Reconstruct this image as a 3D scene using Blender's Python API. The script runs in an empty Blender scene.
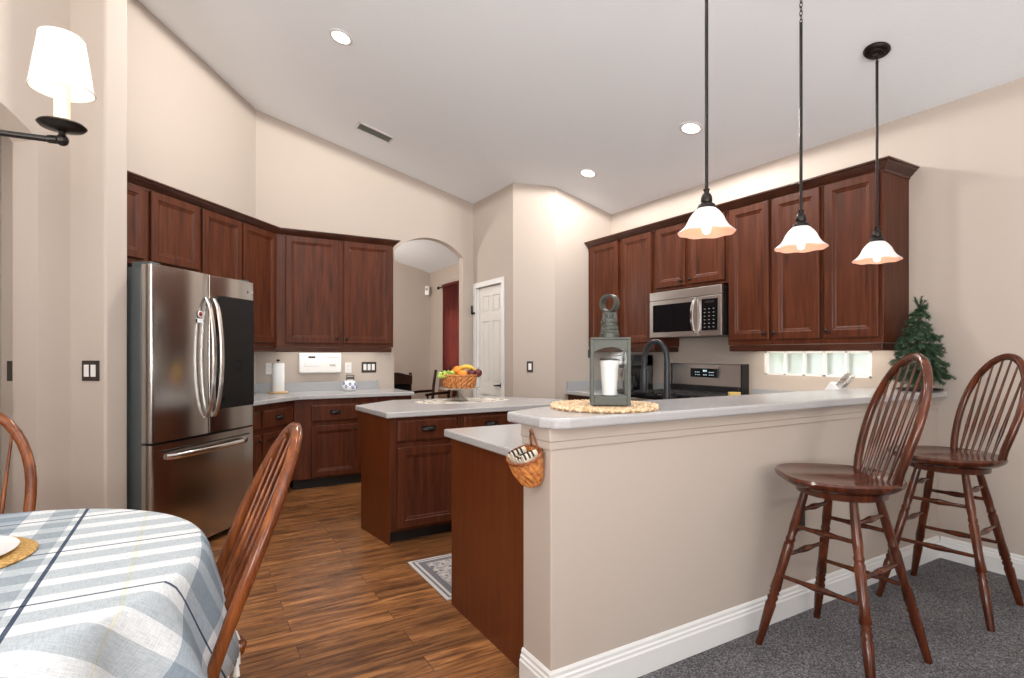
import bpy, bmesh, math, random
from math import sin, cos, pi, radians, sqrt
from mathutils import Vector, Matrix

random.seed(7)
C = bpy.context.scene.collection
SC = bpy.context.scene

# ------------------------------------------------------------------ camera
cam = bpy.data.objects.new('camera', bpy.data.cameras.new('camera'))
C.objects.link(cam)
cam.location = (0, 0, 1.28)
cam.rotation_euler = (radians(90), 0, radians(-30.3))
cam.data.sensor_width = 36.0
cam.data.lens = 36.0 * 549.0 / 1024.0
cam.data.shift_y = 15.5 / 1024.0
cam.data.clip_start = 0.05
SC.camera = cam

# ------------------------------------------------------------------ world, exposure, large lights
world = bpy.data.worlds.new('sky'); SC.world = world
world.use_nodes = True
world.node_tree.nodes['Background'].inputs[0].default_value = (0.92, 0.96, 1.0, 1)
world.node_tree.nodes['Background'].inputs[1].default_value = 2.0
SC.view_settings.view_transform = 'Standard'
SC.view_settings.look = 'None'
SC.view_settings.gamma = 1.0
SC.view_settings.use_curve_mapping = False
SC.view_settings.exposure = 0.0
try:
    SC.cycles.use_denoising = True
    SC.cycles.max_bounces = 10
    SC.cycles.transparent_max_bounces = 16
    SC.cycles.sample_clamp_indirect = 6.0
    SC.cycles.caustics_reflective = False
    SC.cycles.caustics_refractive = False
except Exception:
    pass

def area(name, loc, rot, sx, sy, w, col=(1, 1, 1), spread=None):
    L = bpy.data.lights.new(name, 'AREA'); L.shape = 'RECTANGLE'; L.size = sx; L.size_y = sy
    L.energy = w; L.color = col
    if spread: L.spread = spread
    o = bpy.data.objects.new(name, L); C.objects.link(o); o.location = loc; o.rotation_euler = rot
    return o
def point(name, loc, w, col, r=0.03):
    L = bpy.data.lights.new(name, 'POINT'); L.energy = w; L.color = col; L.shadow_soft_size = r
    o = bpy.data.objects.new(name, L); C.objects.link(o); o.location = loc
    return o
def spot(name, loc, w, col, ang=150, blend=0.9, r=0.07):
    L = bpy.data.lights.new(name, 'SPOT'); L.energy = w; L.color = col; L.shadow_soft_size = r
    L.spot_size = radians(ang); L.spot_blend = blend
    o = bpy.data.objects.new(name, L); C.objects.link(o); o.location = loc
    return o
WARM = (1.0, 0.86, 0.72)
# added fill lights, unseen behind the photographer (south and west), tilted up at the ceiling
area('ceiling_fill_south', (-.1, -3.1, 1.5), (radians(-90-72), 0, radians(180)), 2.2, 2.2, 310, (1, 0.99, 0.98))
area('ceiling_fill_west', (-3.5, -1.5, 1.7), (radians(90+60), 0, radians(-90)), 2.6, 2.6, 320, (1, 0.99, 0.98))
sunl = bpy.data.lights.new('sun', 'SUN'); sunl.energy = 4.0; sunl.angle = 0.02; sunl.color = (1, .96, .90)
sun = bpy.data.objects.new('sun', sunl); C.objects.link(sun); sun.rotation_euler = Vector((-0.50, -0.30, 0.85)).to_track_quat('Z', 'Y').to_euler()

# ------------------------------------------------------------------ frames
A48 = radians(48.5)
DX, DY = cos(A48), sin(A48)
def S(s, o, z=0.0):                 # diagonal wall: s along it (to the right), o out into the room
    return Vector((0.56 + DX * s + DY * o, 6.06 + DY * s - DX * o, z))
def ceil_z(x): return 2.853 + 0.252 * (4.08 - x)

# ------------------------------------------------------------------ materials
def newmat(name):
    m = bpy.data.materials.new(name); m.use_nodes = True
    nt = m.node_tree
    return m, nt, nt.nodes['Principled BSDF']
def N(nt, t, **kw):
    n = nt.nodes.new(t)
    for k, v in kw.items(): setattr(n, k, v)
    return n
def plain(name, col, rough=0.5, metal=0.0, spec=0.5, emis=None, es=0.0, bump=None, coat=0.0):
    m, nt, b = newmat(name)
    b.inputs['Base Color'].default_value = (*col, 1); b.inputs['Roughness'].default_value = rough
    b.inputs['Metallic'].default_value = metal; b.inputs['Specular IOR Level'].default_value = spec
    if coat: b.inputs['Coat Weight'].default_value = coat; b.inputs['Coat Roughness'].default_value = 0.12
    if emis: b.inputs['Emission Color'].default_value = (*emis, 1); b.inputs['Emission Strength'].default_value = es
    tc = N(nt, 'ShaderNodeTexCoord'); nz = N(nt, 'ShaderNodeTexNoise')
    sc, amt, dist = bump if bump else (60, 0.04, 0.001)
    nz.inputs['Scale'].default_value = sc; nz.inputs['Detail'].default_value = 3
    nt.links.new(tc.outputs['Object'], nz.inputs['Vector'])
    bp = N(nt, 'ShaderNodeBump'); bp.inputs['Strength'].default_value = amt; bp.inputs['Distance'].default_value = dist
    nt.links.new(nz.outputs['Fac'], bp.inputs['Height']); nt.links.new(bp.outputs['Normal'], b.inputs['Normal'])
    return m
def ramp(nt, stops):
    r = N(nt, 'ShaderNodeValToRGB'); e = r.color_ramp.elements
    while len(e) > 1: e.remove(e[-1])
    e[0].position = stops[0][0]; e[0].color = (*stops[0][1], 1)
    for p, c in stops[1:]:
        x = e.new(p); x.color = (*c, 1)
    return r
def wood(name, dark, mid, light, scale=(14, 14, 0.9), rough=0.32, coat=0.25, contrast=(0.3, 0.5, 0.72), rot=(0, 0, 0), spec=.22):
    m, nt, b = newmat(name)
    tc = N(nt, 'ShaderNodeTexCoord'); mp = N(nt, 'ShaderNodeMapping'); mp.inputs['Scale'].default_value = scale
    mp.inputs['Rotation'].default_value = rot
    nt.links.new(tc.outputs['Object'], mp.inputs['Vector'])
    nz = N(nt, 'ShaderNodeTexNoise'); nz.inputs['Scale'].default_value = 2.2; nz.inputs['Detail'].default_value = 6
    nz.inputs['Roughness'].default_value = 0.62; nz.inputs['Distortion'].default_value = 0.6
    nt.links.new(mp.outputs['Vector'], nz.inputs['Vector'])
    r = ramp(nt, [(contrast[0], dark), (contrast[1], mid), (contrast[2], light)])
    nt.links.new(nz.outputs['Fac'], r.inputs['Fac']); nt.links.new(r.outputs['Color'], b.inputs['Base Color'])
    b.inputs['Roughness'].default_value = rough; b.inputs['Coat Weight'].default_value = coat; b.inputs['Coat Roughness'].default_value = 0.18; b.inputs['Specular IOR Level'].default_value = spec
    bp = N(nt, 'ShaderNodeBump'); bp.inputs['Strength'].default_value = 0.06; bp.inputs['Distance'].default_value = 0.002
    nt.links.new(nz.outputs['Fac'], bp.inputs['Height']); nt.links.new(bp.outputs['Normal'], b.inputs['Normal'])
    return m
def floorboards():
    m, nt, b = newmat('wood_plank_floor')
    L = nt.links.new
    tc = N(nt, 'ShaderNodeTexCoord'); mp = N(nt, 'ShaderNodeMapping'); mp.inputs['Location'].default_value = (0.37, 0.05, 0)
    L(tc.outputs['Object'], mp.inputs['Vector'])
    br = N(nt, 'ShaderNodeTexBrick'); br.offset = 0.37; br.offset_frequency = 2
    br.inputs['Scale'].default_value = 1.0; br.inputs['Brick Width'].default_value = 1.22; br.inputs['Row Height'].default_value = 0.125
    br.inputs['Mortar Size'].default_value = 0.0016; br.inputs['Mortar Smooth'].default_value = 0.2; br.inputs['Bias'].default_value = 0.0
    br.inputs['Color1'].default_value = (0, 0, 0, 1); br.inputs['Color2'].default_value = (1, 1, 1, 1); br.inputs['Mortar'].default_value = (0.5, 0.5, 0.5, 1)
    L(mp.outputs['Vector'], br.inputs['Vector'])
    sh = N(nt, 'ShaderNodeVectorMath', operation='MULTIPLY_ADD')   # each plank gets its own grain
    L(br.outputs['Color'], sh.inputs[0]); sh.inputs[1].default_value = (7.3, 3.1, 5.7); 
    L(mp.outputs['Vector'], sh.inputs[2])
    m2 = N(nt, 'ShaderNodeMapping'); m2.inputs['Scale'].default_value = (1.3, 15, 1)
    L(sh.outputs['Vector'], m2.inputs['Vector'])
    g = N(nt, 'ShaderNodeTexNoise'); g.inputs['Scale'].default_value = 2.0; g.inputs['Detail'].default_value = 8; g.inputs['Roughness'].default_value = 0.66; g.inputs['Distortion'].default_value = 1.0
    L(m2.outputs['Vector'], g.inputs['Vector'])
    r = ramp(nt, [(0.30, (0.045, 0.017, 0.008)), (0.43, (0.15, 0.058, 0.021)), (0.54, (0.28, 0.115, 0.038)), (0.68, (0.46, 0.215, 0.075))])
    L(g.outputs['Fac'], r.inputs['Fac'])
    hs = N(nt, 'ShaderNodeHueSaturation')
    mr = N(nt, 'ShaderNodeMapRange'); mr.inputs['To Min'].default_value = 0.72; mr.inputs['To Max'].default_value = 1.22
    L(br.outputs['Color'], mr.inputs['Value']); L(mr.outputs['Result'], hs.inputs['Value']); L(r.outputs['Color'], hs.inputs['Color'])
    mx = N(nt, 'ShaderNodeMixRGB'); mx.blend_type = 'MULTIPLY'; mx.inputs['Color2'].default_value = (0.25, 0.2, 0.17, 1)
    L(br.outputs['Fac'], mx.inputs['Fac']); L(hs.outputs['Color'], mx.inputs['Color1']); L(mx.outputs['Color'], b.inputs['Base Color'])
    b.inputs['Roughness'].default_value = 0.34
    bp = N(nt, 'ShaderNodeBump'); bp.inputs['Strength'].default_value = 0.12; bp.inputs['Distance'].default_value = 0.002
    L(g.outputs['Fac'], bp.inputs['Height']); L(bp.outputs['Normal'], b.inputs['Normal'])
    return m
def speckle(name, base, spot_c, light_c, scale=420, rough=0.2):
    m, nt, b = newmat(name); L = nt.links.new
    tc = N(nt, 'ShaderNodeTexCoord')
    v = N(nt, 'ShaderNodeTexNoise'); v.inputs['Scale'].default_value = scale; v.inputs['Detail'].default_value = 2
    L(tc.outputs['Object'], v.inputs['Vector'])
    r = ramp(nt, [(0.36, spot_c), (0.44, base), (0.58, base), (0.66, light_c)])
    L(v.outputs['Fac'], r.inputs['Fac']); L(r.outputs['Color'], b.inputs['Base Color'])
    b.inputs['Roughness'].default_value = rough
    return m
def steel(name, col, rough=0.22, axis=(60, 60, 1.0), metal=1.0):
    m, nt, b = newmat(name); L = nt.links.new
    tc = N(nt, 'ShaderNodeTexCoord'); mp = N(nt, 'ShaderNodeMapping'); mp.inputs['Scale'].default_value = axis
    L(tc.outputs['Object'], mp.inputs['Vector'])
    nz = N(nt, 'ShaderNodeTexNoise'); nz.inputs['Scale'].default_value = 3; nz.inputs['Detail'].default_value = 4
    L(mp.outputs['Vector'], nz.inputs['Vector'])
    mr = N(nt, 'ShaderNodeMapRange'); mr.inputs['To Min'].default_value = rough - 0.02; mr.inputs['To Max'].default_value = rough + 0.03
    L(nz.outputs['Fac'], mr.inputs['Value']); L(mr.outputs['Result'], b.inputs['Roughness'])
    b.inputs['Base Color'].default_value = (*col, 1); b.inputs['Metallic'].default_value = metal
    return m
def woven(name, c1, c2, sx=40, sz=55):
    m, nt, b = newmat(name); L = nt.links.new
    tc = N(nt, 'ShaderNodeTexCoord'); mp = N(nt, 'ShaderNodeMapping'); mp.inputs['Scale'].default_value = (1, 1, 1)
    L(tc.outputs['Object'], mp.inputs['Vector'])
    ch = N(nt, 'ShaderNodeTexNoise'); ch.inputs['Scale'].default_value = sx; ch.inputs['Detail'].default_value = 2
    L(mp.outputs['Vector'], ch.inputs['Vector'])
    r = ramp(nt, [(0.35, c1), (0.62, c2)])
    L(ch.outputs['Fac'], r.inputs['Fac']); L(r.outputs['Color'], b.inputs['Base Color'])
    b.inputs['Roughness'].default_value = 0.6
    bp = N(nt, 'ShaderNodeBump'); bp.inputs['Strength'].default_value = 0.5; bp.inputs['Distance'].default_value = 0.003
    L(ch.outputs['Fac'], bp.inputs['Height']); L(bp.outputs['Normal'], b.inputs['Normal'])
    return m
def carpet_mat():
    m, nt, b = newmat('grey_carpet'); L = nt.links.new
    tc = N(nt, 'ShaderNodeTexCoord')
    n1 = N(nt, 'ShaderNodeTexNoise'); n1.inputs['Scale'].default_value = 150; n1.inputs['Detail'].default_value = 3
    n2 = N(nt, 'ShaderNodeTexNoise'); n2.inputs['Scale'].default_value = 3.5; n2.inputs['Detail'].default_value = 3
    L(tc.outputs['Object'], n1.inputs['Vector']); L(tc.outputs['Object'], n2.inputs['Vector'])
    r = ramp(nt, [(0.3, (0.050, 0.048, 0.051)), (0.5, (0.145, 0.140, 0.146)), (0.7, (0.33, 0.32, 0.33))])
    L(n1.outputs['Fac'], r.inputs['Fac'])
    mr = N(nt, 'ShaderNodeMapRange'); mr.inputs['From Min'].default_value = 0.3; mr.inputs['From Max'].default_value = 0.7
    mr.inputs['To Min'].default_value = 0.82; mr.inputs['To Max'].default_value = 1.15
    L(n2.outputs['Fac'], mr.inputs['Value'])
    hs = N(nt, 'ShaderNodeHueSaturation'); L(r.outputs['Color'], hs.inputs['Color']); L(mr.outputs['Result'], hs.inputs['Value'])
    L(hs.outputs['Color'], b.inputs['Base Color'])
    b.inputs['Roughness'].default_value = 1.0; b.inputs['Specular IOR Level'].default_value = 0.1
    bp = N(nt, 'ShaderNodeBump'); bp.inputs['Strength'].default_value = 0.9; bp.inputs['Distance'].default_value = 0.01
    L(n1.outputs['Fac'], bp.inputs['Height']); L(bp.outputs['Normal'], b.inputs['Normal'])
    return m
def cloth_mat():
    m, nt, b = newmat('plaid_linen'); L = nt.links.new
    uv = N(nt, 'ShaderNodeUVMap'); uv.uv_map = 'UVMap'
    sp = N(nt, 'ShaderNodeSeparateXYZ'); L(uv.outputs['UV'], sp.inputs[0])
    def wrapped(out, off, per):
        a = N(nt, 'ShaderNodeMath', operation='ADD'); a.inputs[1].default_value = -off; L(out, a.inputs[0])
        d = N(nt, 'ShaderNodeMath', operation='DIVIDE'); d.inputs[1].default_value = per; L(a.outputs[0], d.inputs[0])
        f = N(nt, 'ShaderNodeMath', operation='FRACT'); L(d.outputs[0], f.inputs[0])
        return f.outputs[0]
    def steps(fac, stops):
        r = ramp(nt, stops); r.color_ramp.interpolation = 'CONSTANT'; L(fac, r.inputs['Fac']); return r.outputs['Color']
    W = (1, 1, 1); G = (0.66, 0.70, 0.73); D = (0.52, 0.58, 0.64); K = (0.10, 0.13, 0.19); Y = (1.0, 0.97, 0.84)
    v = steps(wrapped(sp.outputs['Y'], 1.496, 0.365), [(0, K), (0.018, W), (0.13, G), (0.30, W), (0.42, G), (0.60, W), (0.74, G), (0.90, W)])
    u = steps(wrapped(sp.outputs['X'], -0.308, 0.62), [(0, K), (0.015, W), (0.285, Y), (0.30, W), (0.53, D), (0.76, W), (0.86, G), (0.97, W)])
    mu = N(nt, 'ShaderNodeMixRGB'); mu.blend_type = 'MULTIPLY'; mu.inputs['Fac'].default_value = 1; L(v, mu.inputs['Color1']); L(u, mu.inputs['Color2'])
    wv = N(nt, 'ShaderNodeMapping'); wv.inputs['Scale'].default_value = (40, 420, 1); L(uv.outputs['UV'], wv.inputs['Vector'])
    n1 = N(nt, 'ShaderNodeTexNoise'); n1.inputs['Scale'].default_value = 1; L(wv.outputs['Vector'], n1.inputs['Vector'])
    w2 = N(nt, 'ShaderNodeMapping'); w2.inputs['Scale'].default_value = (420, 40, 1); L(uv.outputs['UV'], w2.inputs['Vector'])
    n2 = N(nt, 'ShaderNodeTexNoise'); n2.inputs['Scale'].default_value = 1; L(w2.outputs['Vector'], n2.inputs['Vector'])
    ad = N(nt, 'ShaderNodeMath', operation='ADD'); L(n1.outputs['Fac'], ad.inputs[0]); L(n2.outputs['Fac'], ad.inputs[1])
    r = ramp(nt, [(0.35, (0.72, 0.74, 0.77)), (0.6, (1, 1, 1))]); 
    hf = N(nt, 'ShaderNodeMath', operation='MULTIPLY'); hf.inputs[1].default_value = 0.5; L(ad.outputs[0], hf.inputs[0]); L(hf.outputs[0], r.inputs['Fac'])
    m3 = N(nt, 'ShaderNodeMixRGB'); m3.blend_type = 'MULTIPLY'; m3.inputs['Fac'].default_value = 1; L(mu.outputs['Color'], m3.inputs['Color1']); L(r.outputs['Color'], m3.inputs['Color2'])
    m4 = N(nt, 'ShaderNodeMixRGB'); m4.blend_type = 'MULTIPLY'; m4.inputs['Fac'].default_value = 1; m4.inputs['Color2'].default_value = (0.72, 0.74, 0.745, 1); L(m3.outputs['Color'], m4.inputs['Color1'])
    L(m4.outputs['Color'], b.inputs['Base Color']); b.inputs['Roughness'].default_value = 0.9; b.inputs['Specular IOR Level'].default_value = 0.2
    bp = N(nt, 'ShaderNodeBump'); bp.inputs['Strength'].default_value = 0.25; bp.inputs['Distance'].default_value = 0.001; L(ad.outputs[0], bp.inputs['Height']); L(bp.outputs['Normal'], b.inputs['Normal'])
    return m
def rug_mat():
    m, nt, b = newmat('persian_rug'); L = nt.links.new
    tc = N(nt, 'ShaderNodeTexCoord')
    v = N(nt, 'ShaderNodeTexVoronoi'); v.inputs['Scale'].default_value = 22; L(tc.outputs['Object'], v.inputs['Vector'])
    n = N(nt, 'ShaderNodeTexNoise'); n.inputs['Scale'].default_value = 38; n.inputs['Detail'].default_value = 3; L(tc.outputs['Object'], n.inputs['Vector'])
    ad = N(nt, 'ShaderNodeMath', operation='MULTIPLY'); L(v.outputs['Distance'], ad.inputs[0]); L(n.outputs['Fac'], ad.inputs[1])
    r = ramp(nt, [(0.05, (0.10, 0.09, 0.10)), (0.14, (0.22, 0.20, 0.20)), (0.22, (0.52, 0.48, 0.45)), (0.34, (0.30, 0.27, 0.27))])
    L(ad.outputs[0], r.inputs['Fac']); L(r.outputs['Color'], b.inputs['Base Color']); b.inputs['Roughness'].default_value = 0.95
    return m
def thin_glass(name, tint=(1, 1, 1), clear=0.85, rough=0.05, white=0.0):
    m, nt, b = newmat(name); L = nt.links.new
    nt.nodes.remove(b); out = [n for n in nt.nodes if n.type == 'OUTPUT_MATERIAL'][0]
    tr = N(nt, 'ShaderNodeBsdfTransparent'); tr.inputs[0].default_value = (*tint, 1)
    gl = N(nt, 'ShaderNodeBsdfGlossy'); gl.inputs['Roughness'].default_value = rough
    mx = N(nt, 'ShaderNodeMixShader'); mx.inputs[0].default_value = 1 - clear
    L(tr.outputs[0], mx.inputs[1]); L(gl.outputs[0], mx.inputs[2]); last = mx
    if white:
        tl = N(nt, 'ShaderNodeBsdfTranslucent'); tl.inputs[0].default_value = (0.95, 0.97, 0.95, 1)
        m2 = N(nt, 'ShaderNodeMixShader'); m2.inputs[0].default_value = white
        L(mx.outputs[0], m2.inputs[1]); L(tl.outputs[0], m2.inputs[2]); last = m2
    L(last.outputs[0], out.inputs['Surface'])
    return m
def glow_shade(name, col, es, trans=0.5):
    m, nt, b = newmat(name)
    b.inputs['Base Color'].default_value = (*col, 1); b.inputs['Roughness'].default_value = 0.5
    b.inputs['Emission Color'].default_value = (*col, 1); b.inputs['Emission Strength'].default_value = es
    return m
def curtain_mat():
    m, nt, b = newmat('red_curtain'); L = nt.links.new
    out = [n for n in nt.nodes if n.type == 'OUTPUT_MATERIAL'][0]
    b.inputs['Base Color'].default_value = (0.09, 0.010, 0.008, 1); b.inputs['Roughness'].default_value = 0.8
    tl = N(nt, 'ShaderNodeBsdfTranslucent'); tl.inputs[0].default_value = (0.95, 0.40, 0.33, 1)
    mx = N(nt, 'ShaderNodeMixShader'); mx.inputs[0].default_value = 0.38
    L(b.outputs[0], mx.inputs[1]); L(tl.outputs[0], mx.inputs[2]); L(mx.outputs[0], out.inputs['Surface'])
    return m

M = {}
M['wall'] = plain('beige_wall_paint', (0.515, 0.445, 0.388), 0.75, spec=0.25, bump=(90, 0.10, 0.002))
M['ceil'] = plain('white_ceiling_paint', (0.895, 0.935, 0.97), 0.9, spec=0.1, bump=(45, 0.25, 0.004))
M['trim'] = plain('white_trim_paint', (0.80, 0.80, 0.79), 0.4)
M['door'] = plain('ivory_door_paint', (0.74, 0.72, 0.68), 0.45)
M['floor'] = floorboards()
M['carpet'] = carpet_mat()
M['cherry'] = wood('cherry_cabinet', (0.042, 0.0105, 0.0042), (0.080, 0.0195, 0.0068), (0.118, 0.0315, 0.0110), rough=.42, coat=0.08)
M['panel'] = wood('cherry_end_panel', (0.095, 0.022, 0.006), (0.125, 0.030, 0.008), (0.15, 0.039, 0.011), coat=0.25)
M['crown'] = wood('cherry_moulding', (0.035, 0.012, 0.007), (0.06, 0.019, 0.010), (0.085, 0.028, 0.014), scale=(2, 2, 6))
M['gap'] = plain('dark_toe_kick', (0.012, 0.008, 0.006), 0.7)
M['quartz'] = speckle('grey_quartz', (0.47, 0.46, 0.46), (0.30, 0.29, 0.30), (0.62, 0.62, 0.62))
M['splash'] = speckle('grey_quartz_upstand', (0.40, 0.41, 0.42), (0.30, 0.31, 0.33), (0.50, 0.51, 0.52))
M['steel'] = steel('brushed_stainless', (0.62, 0.60, 0.575), 0.30, (1, 1, 30))
M['steelv'] = steel('brushed_stainless_appliance', (0.55, 0.53, 0.51), 0.17, (60, 60, 1.0))
M['chrome'] = steel('bright_steel', (0.78, 0.77, 0.76), 0.15)
M['fridge_side'] = plain('dark_grey_enamel', (0.075, 0.085, 0.085), 0.45)
M['blackglass'] = plain('black_glass', (0.006, 0.006, 0.007), 0.06, spec=0.22)
M['black'] = plain('black_plastic', (0.012, 0.012, 0.013), 0.35)
M['iron'] = plain('cast_iron', (0.02, 0.02, 0.02), 0.5)
M['bronze'] = plain('oil_rubbed_bronze', (0.020, 0.016, 0.014), 0.35, metal=0.6)
M['navybronze'] = plain('matte_black_faucet', (0.022, 0.025, 0.030), 0.32, metal=0.4)
M['oak'] = wood('stained_chair_wood', (0.070, 0.016, 0.004), (0.165, 0.043, 0.010), (0.31, 0.098, 0.024), scale=(10, 10, 1.4), rough=0.25, coat=0.4)
M['stool'] = wood('dark_stool_wood', (0.026, 0.0055, 0.0022), (0.070, 0.0150, 0.0048), (0.135, 0.032, 0.010), scale=(10, 10, 1.4), rough=0.22, coat=0.5)
M['cloth'] = cloth_mat()
M['fringe'] = plain('white_cotton', (0.75, 0.74, 0.70), 0.9)
M['rattan'] = woven('golden_rattan', (0.30, 0.15, 0.03), (0.62, 0.38, 0.12), 130)
M['jute'] = woven('braided_jute', (0.50, 0.31, 0.15), (0.78, 0.60, 0.40), 70)
M['basket'] = woven('orange_wicker', (0.38, 0.12, 0.03), (0.70, 0.29, 0.08), 60)
M['basketd'] = woven('dark_wicker', (0.17, 0.045, 0.012), (0.32, 0.10, 0.03), 60)
M['porcelain'] = plain('white_porcelain', (0.80, 0.80, 0.80), 0.15)
M['shade'] = glow_shade('lit_fabric_shade', (0.72, 0.69, 0.64), 0.16)
M['pend'] = glow_shade('lit_frosted_glass', (0.80, 0.77, 0.75), 0.14)
M['pendin'] = glow_shade('lit_shade_inside', (0.85, 0.50, 0.36), 0.45)
M['bulb'] = plain('lit_bulb', (1, 0.9, 0.7), 0.4, emis=(1.0, 0.82, 0.55), es=6)
M['candle'] = plain('ivory_candle_sleeve', (0.80, 0.70, 0.55), 0.5, emis=(1.0, 0.80, 0.52), es=0.35)
M['led'] = plain('lit_led_lens', (1, 1, 1), 0.4, emis=(1, 0.97, 0.92), es=6)
M['plastic'] = plain('white_plastic', (0.80, 0.79, 0.77), 0.35)
M['plate'] = plain('bronze_switch_plate', (0.030, 0.022, 0.018), 0.4)
M['rug'] = rug_mat()
M['rugedge'] = plain('rug_binding', (0.50, 0.47, 0.45), 0.95, bump=(200, 0.5, 0.003))
M['rugdark'] = plain('rug_border_stripe', (0.15, 0.14, 0.15), 0.95, bump=(200, 0.5, 0.003))
M['zinc'] = plain('galvanised_zinc', (0.085, 0.090, 0.078), 0.5, metal=0.45, bump=(25, 0.3, 0.002))
M['glass'] = thin_glass('clear_glass', (0.97, 0.98, 0.98), 0.992)
M['glassware'] = thin_glass('pressed_glass', (0.90, 0.93, 0.92), 0.72, 0.12, 0.15)
M['pane'] = thin_glass('window_pane', (1, 1, 1), 0.94)
M['block'] = thin_glass('glass_block', (1, 1, 1), 0.85, 0.2, 0.6)
M['mortar'] = plain('white_mortar', (0.85, 0.85, 0.83), 0.8)
M['paper'] = plain('paper_towel', (0.85, 0.85, 0.84), 0.95, bump=(250, 0.4, 0.002))
M['lightwood'] = wood('pale_wood', (0.45, 0.27, 0.13), (0.58, 0.38, 0.20), (0.68, 0.47, 0.27))
M['blue'] = plain('cobalt_glaze', (0.12, 0.18, 0.42), 0.2)
M['leaf'] = plain('fir_needles', (0.040, 0.085, 0.042), 0.7)
M['bark'] = plain('bark', (0.07, 0.045, 0.03), 0.9, bump=(60, 0.6, 0.004))
M['hedge'] = plain('hedge_leaves', (0.30, 0.42, 0.16), 0.7)
M['hedge2'] = plain('pale_hedge_leaves', (0.48, 0.54, 0.28), 0.7)
M['grass'] = plain('lawn', (0.42, 0.46, 0.30), 0.9, bump=(30, 0.6, 0.01))
M['grape'] = plain('green_grape', (0.42, 0.55, 0.10), 0.25)
M['orange'] = plain('orange_peel', (0.80, 0.27, 0.02), 0.45, bump=(120, 0.3, 0.002))
M['banana'] = plain('banana_peel', (0.78, 0.50, 0.06), 0.5)
M['plum'] = plain('dark_red_peel', (0.11, 0.012, 0.015), 0.3)
M['linen'] = plain('cream_linen', (0.74, 0.69, 0.60), 0.95, bump=(200, 0.5, 0.002))
M['thread_red'] = plain('red_thread', (0.28, 0.03, 0.03), 0.9)
M['thread_green'] = plain('green_thread', (0.05, 0.13, 0.05), 0.9)
M['thread_brown'] = plain('brown_thread', (0.10, 0.05, 0.03), 0.9)
M['napkin'] = plain('cream_stripe_cloth', (0.62, 0.55, 0.44), 0.95)
M['darkthread'] = plain('black_stripe_cloth', (0.03, 0.025, 0.022), 0.95)
M['mahog'] = wood('dark_mahogany', (0.012, 0.006, 0.004), (0.028, 0.011, 0.007), (0.05, 0.02, 0.012))
M['cane'] = woven('brown_cane', (0.12, 0.065, 0.035), (0.24, 0.14, 0.08), 90)
M['blackpad'] = plain('black_upholstery', (0.006, 0.005, 0.006), 0.9, spec=0.1)
M['curtain'] = curtain_mat()
M['ventgrey'] = plain('vent_slats', (0.40, 0.39, 0.35), 0.5)
M['digit'] = plain('lit_display_digits', (0.6, 0.8, 0.85), 0.4, emis=(0.55, 0.8, 0.9), es=0.6)
M['magnet'] = plain('red_enamel', (0.25, 0.02, 0.02), 0.4)
M['lemon'] = plain('yellow_glaze', (0.75, 0.55, 0.18), 0.3)
M['wax'] = plain('white_wax', (0.85, 0.84, 0.82), 0.5)

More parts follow.
